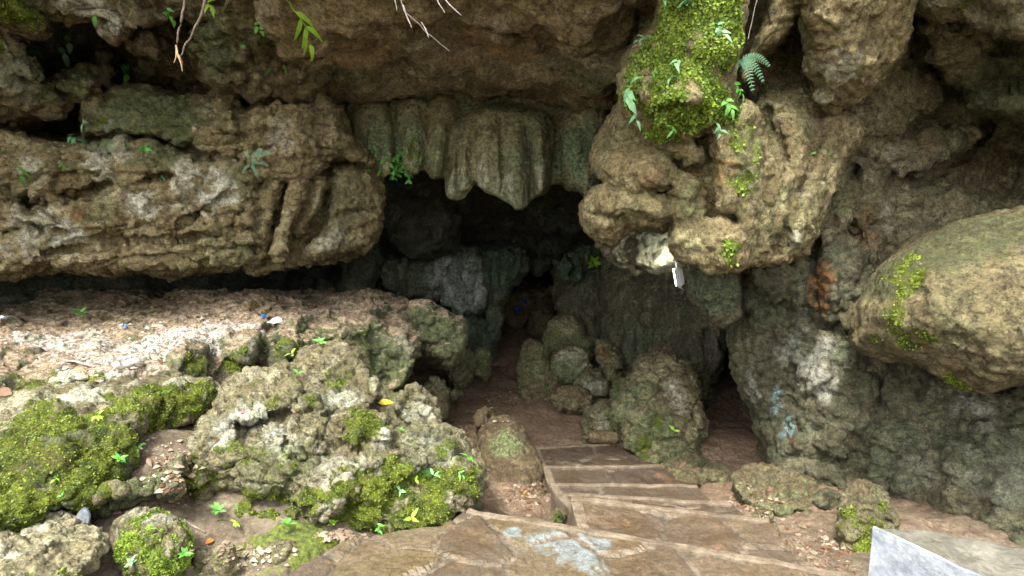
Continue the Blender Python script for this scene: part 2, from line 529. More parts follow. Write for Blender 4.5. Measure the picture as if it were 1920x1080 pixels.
M['slate'] = plain_mat('grey_chip', (.12, .135, .15), (.20, .215, .23), 20)
M['root'] = plain_mat('root_bark', (.16, .125, .095), (.30, .25, .20), 40)
M['rootpale'] = plain_mat('pale_root', (.42, .29, .15), (.60, .45, .26), 40)
M['dry'] = plain_mat('dry_stem', (.15, .14, .12), (.28, .26, .23), 40)
M['wood'] = plain_mat('grey_wood', (.30, .26, .21), (.52, .47, .41), 30)
M['housing'] = plain_mat('lamp_housing', (0.336, 0.344, 0.352), (0.416, 0.424, 0.432), 30, .45, .1, .002, .5)
M['steel'] = plain_mat('lamp_steel', (.25, .25, .25), (.38, .38, .38), 30, .4, .1, .002, .5, .6)
M['blue'] = plain_mat('blue_plastic', (.02, .13, .42), (.05, .24, .62), 30, .4, .1, .002)
M['bluedark'] = plain_mat('dark_blue_plastic', (.012, .03, .22), (.02, .06, .34), 30, .4, .1, .002)
M['whitepl'] = plain_mat('white_plastic', (.6, .66, .7), (.78, .82, .85), 30, .5, .2, .004)
M['crumb'] = plain_mat('pale_rubble', (0.234, 0.195, 0.143), (0.442, 0.416, 0.377), 3, .9, .5, .01)
M['pebble'] = plain_mat('brown_pebble', (.14, .10, .065), (.32, .27, .19), 3, .9, .5, .01)

def leaf_mat(name, a, b, trans=.25):
    t = NT(name)
    oi = t.n('ShaderNodeObjectInfo')
    f = t.noise(60, 4, .6)
    c = t.mix(t.math('ADD', t.math('MULTIPLY', t.map(f, .3, .7), .6), t.math('MULTIPLY', t.attr('rnd'), .5), clamp=True), a, b)
    t.l(c, t.b.inputs['Base Color']); t.b.inputs['Roughness'].default_value = .5
    t.b.inputs['Specular IOR Level'].default_value = .35
    tr = t.n('ShaderNodeBsdfTranslucent'); t.l(c, tr.inputs[0])
    ms = t.n('ShaderNodeMixShader'); ms.inputs[0].default_value = trans
    t.l(t.b.outputs[0], ms.inputs[1]); t.l(tr.outputs[0], ms.inputs[2])
    t.l(ms.outputs[0], t.nt.nodes['Material Output'].inputs[0])
    return t.m
M['leaf'] = leaf_mat('fresh_leaf', (.055, .19, .03), (.14, .36, .06))
M['leafyellow'] = leaf_mat('lime_leaf', (.16, .33, .02), (.30, .50, .05))
M['leafpale'] = leaf_mat('pale_green_leaf', (.10, .24, .10), (.22, .42, .20))
M['fern'] = leaf_mat('fern_green', (.12, .27, .15), (.22, .42, .25))
M['mossleaf'] = leaf_mat('moss_tuft', (.050, .085, .008), (.215, .265, .022), .3)
M['mossbright'] = leaf_mat('bright_moss_tuft', (.055, .11, .010), (.24, .33, .035), .3)
M['deadleaf'] = leaf_mat('brown_leaf', (.055, .028, .014), (.15, .078, .038), .1)
M['yellowleaf'] = leaf_mat('yellow_leaf', (.50, .34, .02), (.70, .55, .06), .2)
M['orangeleaf'] = leaf_mat('orange_leaf', (.36, .13, .03), (.50, .22, .06), .15)
M['pinkleaf'] = leaf_mat('mauve_leaf', (.22, .12, .11), (.36, .22, .20), .15)

# ------------------------------------------------------------------ rock builder
BVH = {}
VERTS = {}

def anchor(p, px, py):
    a, b, d = project(p)
    r = np.hypot(a - px, b - py)
    m = r < max(14, np.partition(r, 8)[8])
    i = np.where(m)[0]
    return p[i[np.argmin(d[i])]]

def displace(p, q, warp=.05, wf=.9, bil=.05, bf=1.6, fine=.014, ff=7., strata=0., sf=5., tilt=(.12, 0.), flute=0., flf=5.,
             facet=0., fcf=3., pits=0., pf=4., crack=0., ckf=2.2, calm=(), seed=0.):
    if calm:
        cw = paint(p, seed + 4, calm)
    v = np.stack([fbm(p * wf, 2, seed=seed + 3.1), fbm(p * wf, 2, seed=seed + 41.7), fbm(p * wf, 2, seed=seed + 77.3)], 1)
    p = p + warp * v * 1.6
    n = normals(p, q)
    h = bil * billow(p * bf, 4, .5, seed)
    if facet:
        f1, f2, cid, vec = worley(p * fcf + seed + .15 * fbm(p * 3, 2)[:, None])
        rd = np.stack([(cid & 255) / 127.5 - 1, ((cid >> 8) & 255) / 127.5 - 1, ((cid >> 16) & 255) / 127.5 - 1], 1)
        h = h + facet * (np.einsum('ij,ij->i', vec, rd) * 1.1 + ((cid >> 5) & 127) / 127. - .5) - facet * .8 * np.exp(-((f2 - f1) / .09) ** 2)
    if pits:
        f1, f2, cid, vec = worley(p * pf + seed * 2 + .2 * fbm(p * 2.5, 2)[:, None])
        h = h + pits * (np.minimum(f1, .8) ** 2 * 1.5 - .4)
    if crack:
        f1, f2, cid, vec = worley(p * np.array([ckf * .6, ckf * .6, ckf]) + seed * 3 + .45 * fbm(p * 1.7, 3)[:, None])
        h = h - crack * np.exp(-((f2 - f1) / .055) ** 2) + crack * .8 * (((cid >> 4) & 127) / 127. - .5)
    if strata:
        s = (p[:, 2] + tilt[0] * p[:, 0] + tilt[1] * p[:, 1] + .10 * fbm(p * 1.3, 3, seed=9.)) * sf
        fr = s - np.floor(s)
        amp = .5 + .9 * np.clip(fbm(np.stack([p[:, 0] * .8, p[:, 1] * .8, np.floor(s) * 3.7], 1), 2) + .4, 0, 1.4)
        h = h + strata * amp * (sstep(0, .25, fr) * (1 - fr) ** .6 * 1.4 - .5)
    if flute:
        k = p * np.array([flf, flf, flf * .16])
        h = h + flute * (np.abs(fbm(k, 2, .45, seed)) * 2.2 - .5)
    if calm:
        h = h * (1 - .8 * cw)
    p = p + n * np.asarray(h)[:, None]
    n = normals(p, q)
    p = p + n * (fine * (fbm(p * ff, 4, .6, seed) + .8 * billow(p * ff * 1.7, 3, .55, seed + 5)))[:, None]
    return p

def moss_tufts(name, p, q, w, count, size, mat, parent, origin, seed=0):
    rng = np.random.default_rng(100 + seed)
    a, b, c, d = (p[q[:, i]] for i in range(4))
    area = np.linalg.norm(np.cross(c - a, d - b), axis=1) * .5
    fw = w[q].mean(1)
    fnz = np.cross(c - a, d - b); fnz /= np.linalg.norm(fnz, axis=1, keepdims=True) + 1e-12
    ctr = (a + b + c + d) / 4
    vis = np.einsum('ij,ij->i', fnz, CAM - ctr) > -.3 * np.linalg.norm(CAM - ctr, axis=1)
    wt = area * np.clip(fw - .30, 0, 1) ** 1.6 * vis
    if wt.sum() <= 0: return None
    f = rng.choice(len(q), count, p=wt / wt.sum())
    u, v = rng.random(count)[:, None], rng.random(count)[:, None]
    pos = (a[f] * (1 - u) + b[f] * u) * (1 - v) + (d[f] * (1 - u) + c[f] * u) * v
    n = fnz[f]
    t = rng.normal(size=(count, 3)); t -= n * np.einsum('ij,ij->i', t, n)[:, None]; t /= np.linalg.norm(t, axis=1, keepdims=True)
    bi = np.cross(n, t)
    s = size * (.5 + rng.random(count) ** 2 * 1.1)[:, None]
    lift = .1 + .7 * rng.random(count)[:, None] ** 1.5
    e = t * (1 - .6 * lift) + n * lift
    base = pos - n * .003
    tip = base + e * s * 1.5
    midl = base + e * s * .7 + bi * s * .42 + n * s * .12
    midr = base + e * s * .7 - bi * s * .42 + n * s * .12
    pts = np.stack([base, midl, tip, midr], 1).reshape(-1, 3)
    qq = np.arange(count * 4).reshape(-1, 4)
    cl = np.clip(.5 + .9 * fbm(pos * 9, 2) + rng.normal(size=count) * .22, 0, 1)
    me = make_mesh(name, pts - origin, qq, mat, {'rnd': np.repeat(cl, 4)}, smooth=False)
    o = link(name, me, parent)
    o['kind'] = 'stuff'
    return o

def paint(p, seed, spots, n=None):
    w = np.zeros(len(p))
    for s in spots:
        px, py, r, k = s[:4]
        a = anchor(p, px, py)
        an = np.array(s[4]) if len(s) > 4 else np.ones(3)
        d = np.linalg.norm((p - a) / an, axis=1) / r + .55 * fbm(p * 3.3 / max(r, .12) * .35, 4, .6, seed)
        w = np.maximum(w, k * (1 - sstep(.55, 1.05, d)))
    return w

def rock(name, label, cat, lobes, mat, vox=.02, k=.04, disp=None, moss=(), moss_base=.72, moss_up=0., moss_n=0, moss_size=.012, mossmat='mossleaf',
         pale=(), algae=(), rust=(), teal=(), crumb=(), group=None, kind=None, seed=0., rx=1):
    lo = np.min([l.lo for l in lobes], 0); hi = np.max([l.hi for l in lobes], 0)
    def fill(xs, F):
        for l in lobes:
            sl = []
            for i in range(3):
                i0 = max(0, int((l.lo[i] - lo[i]) / vox) - 1); i1 = min(len(xs[i]), int((l.hi[i] - lo[i]) / vox) + 2)
                sl.append(slice(i0, i1))
            G = np.stack(np.meshgrid(*[xs[i][sl[i]] for i in range(3)], indexing='ij'), -1).reshape(-1, 3)
            f = l.field(G).reshape(F[tuple(sl)].shape).astype(np.float32)
            F[tuple(sl)] = smin(F[tuple(sl)], f, k) if len(lobes) > 1 else f
    p, q = vdb_mesh(lo, hi, vox, fill)
    p = relax(p, q, rx)
    p = displace(p, q, seed=seed, **(disp or {}))
    n = normals(p, q)
    A = {}
    mw = paint(p, seed + 1, moss) if moss else np.zeros(len(p))
    if moss_up:
        mw = np.maximum(mw, moss_up * sstep(-.1, .75, n[:, 2]) * sstep(-.35, .35, fbm(p * 2.6, 4, .6, seed + 8)))
    mw = mw * np.clip(moss_base + .9 * fbm(p * 5.5, 4, .65, seed + 20), 0, 1.2)
    A['moss'] = np.clip(mw, 0, 1)
    for nm, sp in (('pale', pale), ('algae', algae), ('rust', rust), ('teal', teal), ('crumb', crumb)):
        A[nm] = paint(p, seed + 2, sp) if sp else np.zeros(len(p))
    org = np.array([(p[:, 0].min() + p[:, 0].max()) / 2, (p[:, 1].min() + p[:, 1].max()) / 2, p[:, 2].min()])
    me = make_mesh(name, p - org, q, M[mat], A)
    o = link(name, me, None, org)
    tag(o, label, cat, group, kind)
    tri = np.concatenate([q[:, [0, 1, 2]], q[:, [0, 2, 3]]])
    BVH[o.name] = BVHTree.FromPolygons(p.tolist(), tri.tolist())
    if moss_n:
        moss_tufts('moss', p, q, A['moss'], moss_n, moss_size, M[mossmat], o, org, int(seed * 10))
    return o

def hit(px, py, only=None):
    dr = Vector(P(px, py, 1.0) - CAM).normalized()
    best = None
    for nme, b in BVH.items():
        if only and not nme.startswith(only): continue
        r = b.ray_cast(Vector(CAM), dr)
        if r[0] is not None and (best is None or r[3] < best[2]):
            best = (np.array(r[0]), np.array(r[1]), r[3])
    if best is None:
        return None
    n = best[1]
    if np.dot(n, CAM - best[0]) < 0: n = -n
    return best[0], n

#%%ROCKS
# ------------------------------------------------------------------ the hollow of the cave: back, sides and roof, with the hill over it
def cave_shell():
    lo = np.array([-9., 3.0, -1.9]); hi = np.array([9., 19., 8.5])
    def fill(xs, F):
        G = np.stack(np.meshgrid(*xs, indexing='ij'), -1)
        x, y, z = G[..., 0], G[..., 1], G[..., 2]
        out = np.maximum.reduce([np.abs(x) - 8.6, 3.4 - y, y - 18.6, z - 8.2, -1.6 - z])
        # the free room inside: a wide mouth that narrows to a passage
        w = np.interp(y, [2, 6, 8, 10, 12, 15, 17], [6.6, 6.4, 4.8, 3.2, 1.7, 1.2, .6])
        cx = np.interp(y, [2, 8, 11, 15], [0., 0., .35, .55])
        tp = np.interp(y, [2, 4.5, 7, 9, 11, 14, 16], [3.7, 4.1, 4.3, 2.5, 1.8, 1.2, .6])
        u = np.abs(x - cx) / w; v = (z + .9) / (tp + .9)
        room = (np.where(v < 0, np.abs(u), (np.abs(u) ** 3 + np.maximum(v, 0) ** 4) ** (1 / 3.5)) - 1) * np.minimum(w, 2.)
        room = np.maximum(room, y - 16.5)
        F[...] = np.maximum(out, -room)
    p, q = vdb_mesh(lo, hi, .1, fill)
    p = relax(p, q, 2)
    p = displace(p, q, warp=.15, bil=.16, bf=.8, fine=.03, ff=3.5, pits=.15, pf=1.4, seed=5.)
    z = np.zeros(len(p))
    A = {'moss': z, 'pale': z, 'algae': z, 'rust': z, 'teal': z, 'crumb': z}
    org = np.array([0, 11., -1.9])
    o = link('cave_wall', make_mesh('cave_wall', p - org, q, M['inner'], A), None, org)
    tag(o, kind='structure')
    tri = np.concatenate([q[:, [0, 1, 2]], q[:, [0, 2, 3]]])
    BVH[o.name] = BVHTree.FromPolygons(p.tolist(), tri.tolist())
cave_shell()

# ------------------------------------------------------------------ rock masses of the entrance
rock('rock_overhang', 'broad ochre rock overhang with layered cracks above the dirt ledge', 'rock overhang', [
    Lobe([(-500, 190), (-100, 225), (0, 222), (60, 248), (150, 268), (163, 235), (165, 200), (215, 168), (265, 162), (330, 180), (390, 182), (425, 166),
          (455, 200), (470, 260), (480, 330), (487, 380), (482, 440), (470, 470), (440, 500), (330, 514), (210, 508), (100, 502), (0, 515), (-500, 530)],
         [(-300, 350, 4.6), (0, 480, 5.2), (0, 300, 5.25), (300, 505, 5.55), (300, 350, 5.4), (300, 190, 5.7), (470, 400, 5.45), (470, 250, 5.5)],
         thick=1.5, rim=.14,
         bumps=[(300, 225, 130, 50, 0, .18), (130, 430, 120, 60, 0, .15), (300, 420, 120, 60, 15, .12), (440, 470, 60, 40, -10, .10), (420, 210, 45, 35, 0, .12), (80, 310, 90, 30, 0, .1), (230, 310, 100, 28, 8, .1), (400, 400, 60, 50, 10, .08)],
         creases=[([(-300, 200), (0, 222), (90, 256), (160, 266), (250, 266), (300, 268), (340, 278), (420, 292), (490, 300)], 6, .38), ([(-300, 390), (0, 372), (70, 382), (150, 362), (250, 350), (310, 332)], 5, .26),
                  ([(205, 170), (200, 250), (215, 265)], 5, .06), ([(440, 200), (458, 240), (440, 290)], 7, .14), ([(-60, 330), (0, 345), (35, 370), (40, 390)], 8, .3),
                  ([(480, 480), (500, 400), (490, 350)], 8, .10), ([(90, 475), (200, 455), (330, 470), (440, 430), (470, 380)], 6, .13), ([(0, 440), (60, 425), (110, 440)], 6, .14), ([(330, 430), (400, 380), (470, 350)], 5, .08), ([(120, 300), (260, 300), (380, 310)], 4, .07)]),
    Lobe([(440, 200), (545, 180), (605, 186), (645, 205), (668, 255), (692, 300), (700, 312), (650, 292), (620, 296), (600, 320), (560, 345), (520, 340), (470, 330), (450, 280)],
         [(480, 260, 5.5), (560, 210, 5.6), (600, 270, 5.55), (690, 300, 5.95)], thick=1.4, rim=.16, bumps=[(560, 250, 30, 50, 0, .1), (625, 250, 20, 50, 0, .1)], creases=[([(540, 272), (620, 275), (640, 285)], 4, .1), ([(590, 200), (595, 260)], 5, .08)]),
    Lobe([(470, 280), (720, 280), (722, 345), (712, 440), (660, 478), (560, 500), (430, 508)], [(500, 400, 5.95), (600, 400, 6.3), (560, 495, 6.0), (700, 330, 6.4), (690, 460, 6.4)], thick=1.3, rim=.12),
    Lobe([(538, 325), (574, 332), (572, 380), (554, 420), (542, 460), (534, 486), (514, 490), (510, 474), (526, 430), (536, 380)], [(555, 340, 5.6), (520, 480, 5.62)], thick=.7, rim=.09),
    Lobe([(490, 330), (530, 330), (520, 390), (505, 440), (480, 490), (450, 490), (470, 440), (480, 390)], [(500, 350, 5.6), (480, 470, 5.65)], thick=.7, rim=.09),
    Lobe([(582, 325), (610, 335), (602, 380), (578, 425), (556, 452), (552, 436), (572, 390)], 5.8, thick=.7, rim=.08),
    Lobe([(608, 335), (640, 300), (690, 308), (720, 348), (714, 395), (716, 430), (702, 455), (660, 478), (600, 490), (575, 480), (600, 440), (620, 390)],
         [(640, 330, 6.0), (710, 350, 6.3), (620, 460, 5.95), (700, 440, 6.25)], thick=1.2, rim=.16, creases=[([(625, 410), (660, 400), (700, 400)], 5, .14), ([(640, 440), (680, 430), (712, 410)], 4, .08)])],
     'overhang', vox=.021, k=.05, disp=dict(warp=.045, bil=.045, bf=2.2, fine=.024, ff=6.5, strata=.045, sf=6.5, tilt=(-.10, 0), facet=.045, fcf=3.4, crack=.045, ckf=2.2, calm=[(640, 400, .7, 1), (560, 400, .5, .9), (560, 250, .3, .5)]),
     pale=[(375, 355, .3, 1), (120, 450, .2, .9), (180, 290, .3, .7), (260, 375, .2, .9), (45, 320, .15, .8), (220, 235, .18, .8), (640, 440, .2, .4), (60, 430, .3, .7), (520, 260, .2, .6), (415, 360, .12, .9)],
     rust=[(150, 400, .1, 1), (155, 435, .08, .8), (340, 460, .25, .2)], algae=[(270, 200, .5, 1), (330, 230, .35, .9), (160, 250, .3, .8), (470, 340, .2, .6), (420, 480, .3, .5), (640, 380, .3, .4)],
     moss=[(180, 215, .12, .75), (300, 225, .25, .5), (340, 270, .2, .45)], seed=1.)

rock('rock_brow', 'dark hollowed rock brow with hanging blocks over the ochre overhang', 'rock', [
    Lobe([(-700, -500), (640, -500), (640, 120), (600, 210), (450, 220), (150, 280), (0, 250), (-700, 260)],
         [(0, 100, 5.9), (-400, 100, 5.2), (150, 120, 6.3), (300, 150, 6.3), (500, 150, 5.9), (300, -200, 4.6), (0, -200, 4.6), (600, -100, 4.6)], thick=1.6, rim=.2,
         bumps=[(280, 130, 40, 30, 0, .2)]),
    Lobe([(-700, -500), (40, -500), (80, 10), (72, 42), (40, 45), (10, 60), (35, 95), (55, 140), (60, 175), (105, 190), (112, 215), (60, 232), (0, 222), (-100, 232), (-700, 250)],
         [(-300, 100, 4.3), (30, 20, 4.5), (40, 200, 5.2), (0, 130, 4.9)], thick=1.0, rim=.14, bumps=[(30, 30, 60, 25, 20, .15), (20, 150, 50, 40, 0, .1)]),
    Lobe([(20, -500), (440, -500), (400, -10), (385, 30), (330, 25), (300, 40), (245, 35), (236, 62), (212, 60), (195, 35), (150, 38), (100, 24), (75, 0)],
         [(100, 10, 4.5), (350, 10, 4.6), (230, 10, 4.35)], thick=1.2, rim=.12),
    Lobe([(192, 10), (240, 10), (238, 65), (222, 88), (202, 70)], 4.55, thick=.5, rim=.1),
    Lobe([(238, 72), (285, 66), (318, 78), (314, 102), (260, 100), (238, 92)], 5.3, thick=.8, rim=.1),
    Lobe([(85, 150), (140, 132), (178, 142), (175, 170), (150, 190), (100, 185)], 5.3, thick=.9, rim=.12),
    Lobe([(180, 105), (205, 100), (212, 180), (190, 200), (176, 150)], 5.6, thick=.9, rim=.1),
    Lobe([(360, 92), (368, 60), (388, 22), (430, -30), (560, -60), (640, 40), (620, 120), (610, 175), (560, 188), (480, 190), (420, 178), (385, 150), (372, 120)],
         [(430, 60, 4.75), (380, 100, 5.0), (480, 170, 5.25), (600, 120, 5.5), (560, 20, 4.6)], thick=1.2, rim=.16,
         creases=[([(365, 100), (430, 85), (500, 80)], 5, .09), ([(375, 125), (440, 120), (520, 150)], 5, .08), ([(480, 120), (560, 110), (610, 150)], 6, .08)])],
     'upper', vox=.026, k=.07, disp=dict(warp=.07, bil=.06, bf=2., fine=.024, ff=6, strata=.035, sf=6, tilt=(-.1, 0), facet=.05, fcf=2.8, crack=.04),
     moss=[(30, 35, .3, 1.1), (15, 90, .15, .8), (-100, 0, .6, 1), (205, 10, .12, .9)], moss_n=9000, moss_size=.011, algae=[(380, 100, .4, .8), (120, 150, .3, .8), (450, 60, .4, .5), (50, 160, .4, .5)],
     pale=[(150, 20, .3, .8), (20, 150, .3, .6), (280, 85, .15, .6), (210, 60, .1, .7)], seed=2.)

rock('cave_ceiling', 'smooth brown sloping rock ceiling above the stalactite curtain', 'rock ceiling', [
    Lobe([(430, -600), (1300, -600), (1260, 0), (1200, 60), (1180, 130), (1150, 185), (1050, 196), (960, 190), (900, 202), (830, 185), (760, 192), (690, 205), (600, 215), (560, 150), (500, 60), (470, 0)],
         [(800, -300, 3.2), (800, 0, 4.1), (800, 100, 5.3), (800, 185, 6.9), (1150, 0, 3.9), (1100, 100, 4.9), (1150, 180, 6.3), (600, 110, 5.3), (620, 205, 6.7), (500, 20, 4.4), (960, 185, 6.7)],
         thick=1.6, rim=.14,
         bumps=[(930, 80, 110, 35, 8, .25), (760, 90, 70, 25, 25, .2), (1000, 150, 60, 30, -10, .25), (880, 150, 60, 22, 10, .18), (650, 60, 70, 30, 20, .2), (1080, 50, 60, 40, 0, .2), (1110, 165, 35, 25, 0, .2)],
         creases=[([(580, 50), (700, 85), (800, 120), (900, 170)], 10, .16), ([(820, 60), (920, 40), (1010, 60), (1040, 100)], 9, .14), ([(860, 130), (960, 110), (1060, 130), (1120, 150)], 8, .14),
                  ([(700, 20), (760, 50), (840, 40)], 8, .12), ([(640, 130), (740, 150), (820, 170)], 9, .16)])],
     'ceiling', vox=.028, disp=dict(warp=.08, bil=.06, bf=1.5, fine=.016, ff=5, pits=.09, pf=2.4, facet=.03, fcf=2.0), rust=[(930, 100, .4, .5), (700, 130, .4, .35), (800, 190, .3, .35)],
     pale=[(1160, 25, .12, .8), (890, 60, .3, .35), (780, 100, .3, .3)], algae=[(640, 150, .5, .4), (1120, 170, .3, .6)], seed=3.)

CU = dict(thick=.55, rim=.17)
rock('stalactite_curtain', 'row of fused grey green stalactites hanging below the brown ceiling', 'stalactites', [
    Lobe([(600, 150), (1160, 150), (1150, 225), (1000, 235), (880, 240), (760, 260), (640, 260)], 7.0, thick=.8, rim=.1),
    Lobe([(640, 185), (900, 185), (1150, 190), (1145, 310), (1100, 345), (1050, 340), (1030, 345), (900, 335), (850, 345), (800, 318), (740, 308), (690, 295), (655, 250)], [(700, 200, 6.95), (700, 300, 6.62), (1000, 200, 6.95), (1000, 330, 6.68), (1100, 300, 6.8), (850, 320, 6.65)], thick=.6, rim=.1),
    Lobe([(640, 180), (730, 180), (738, 250), (736, 318), (718, 332), (694, 310), (664, 262)], [(690, 195, 6.75), (715, 320, 6.35), (660, 250, 6.7)], bumps=[(690, 250, 20, 70, -8, .16), (724, 280, 14, 60, 0, .14)], **CU),
    Lobe([(746, 180), (800, 180), (804, 270), (790, 318), (772, 326), (752, 306), (744, 240)], [(770, 200, 6.75), (776, 310, 6.4)], bumps=[(772, 260, 22, 60, 0, .2)], **CU),
    Lobe([(800, 180), (858, 185), (858, 240), (838, 290), (826, 334), (808, 340), (796, 300)], [(830, 200, 6.8), (816, 320, 6.45)], bumps=[(818, 280, 18, 70, 6, .2)], **CU),
    Lobe([(848, 300), (864, 225), (905, 205), (903, 310), (886, 352), (872, 360), (856, 378), (838, 374), (832, 352)], [(870, 230, 6.6), (850, 360, 6.42)], bumps=[(872, 300, 13, 60, 0, .16), (848, 350, 10, 30, 10, .1)],
         creases=[([(858, 260), (858, 345)], 4, .16)], **CU),
    Lobe([(884, 195), (1025, 205), (1037, 240), (1035, 290), (1028, 330), (1024, 362), (995, 374), (985, 386), (968, 394), (950, 378), (925, 364), (898, 354), (888, 320)],
         [(900, 230, 6.55), (950, 350, 6.3), (1010, 240, 6.5), (1010, 350, 6.4)],
         bumps=[(966, 335, 18, 75, 0, .22), (1012, 300, 16, 90, 0, .2), (912, 300, 16, 80, 4, .18), (936, 290, 10, 50, 0, .08)], creases=[([(988, 240), (994, 330), (990, 380)], 5, .16), ([(940, 225), (943, 290), (938, 360)], 5, .12)], **CU),
    Lobe([(1046, 200), (1130, 185), (1152, 250), (1138, 300), (1116, 345), (1102, 378), (1086, 358), (1060, 356), (1050, 320)], [(1080, 220, 6.7), (1090, 340, 6.55)], bumps=[(1080, 290, 24, 70, 0, .14), (1104, 330, 12, 40, 0, .1)], **CU),
    Lobe([(1090, 200), (1130, 196), (1132, 235), (1114, 258), (1098, 240)], 6.45, thick=.5, rim=.1)],
     'curtain', vox=.02, k=.08, disp=dict(warp=.025, bil=.012, bf=3, fine=.009, ff=9, flute=.022, flf=4),
     algae=[(720, 260, .35, .8), (1080, 270, .4, 1), (960, 280, .15, .8), (770, 260, .3, .8)], rust=[(1010, 250, .18, .3), (840, 200, .3, .3)],
     pale=[(900, 340, .3, .5), (1000, 360, .25, .6), (845, 330, .2, .4), (720, 310, .15, .4)], moss=[(770, 290, .16, .75)], seed=4.)

rock('low_ceiling', 'dark drooping inner rock ceiling behind the stalactite curtain', 'rock ceiling', [
    Lobe([(620, 280), (1160, 300), (1150, 440), (1120, 462), (1060, 470), (1000, 480), (940, 470), (880, 462), (800, 470), (740, 482), (700, 490), (560, 520), (560, 380)],
         [(700, 330, 7.3), (900, 360, 7.9), (900, 420, 9.4), (1080, 380, 8.0), (900, 470, 10.8), (740, 470, 9.0), (1080, 460, 9.9), (620, 480, 7.3)], thick=1.5, rim=.15),
    Lobe([(715, 380), (790, 370), (865, 395), (868, 440), (850, 470), (815, 478), (790, 490), (740, 475), (715, 450)], [(780, 400, 8.0), (830, 460, 8.5), (730, 440, 8.0)], thick=.9, rim=.16,
         bumps=[(830, 440, 22, 40, 0, .12), (760, 440, 22, 40, 0, .1)]),
    Lobe([(640, 470), (700, 440), (720, 520), (690, 560), (640, 560)], 7.6, thick=.8, rim=.12),
    Lobe([(980, 360), (1110, 360), (1120, 420), (1080, 440), (1000, 430)], 8.5, thick=.8, rim=.2)],
     'lowrock', vox=.032, k=.1, disp=dict(warp=.08, bil=.07, bf=1.6, fine=.022, ff=4.5, flute=.05, flf=3, pits=.08, pf=2.2), seed=6.)

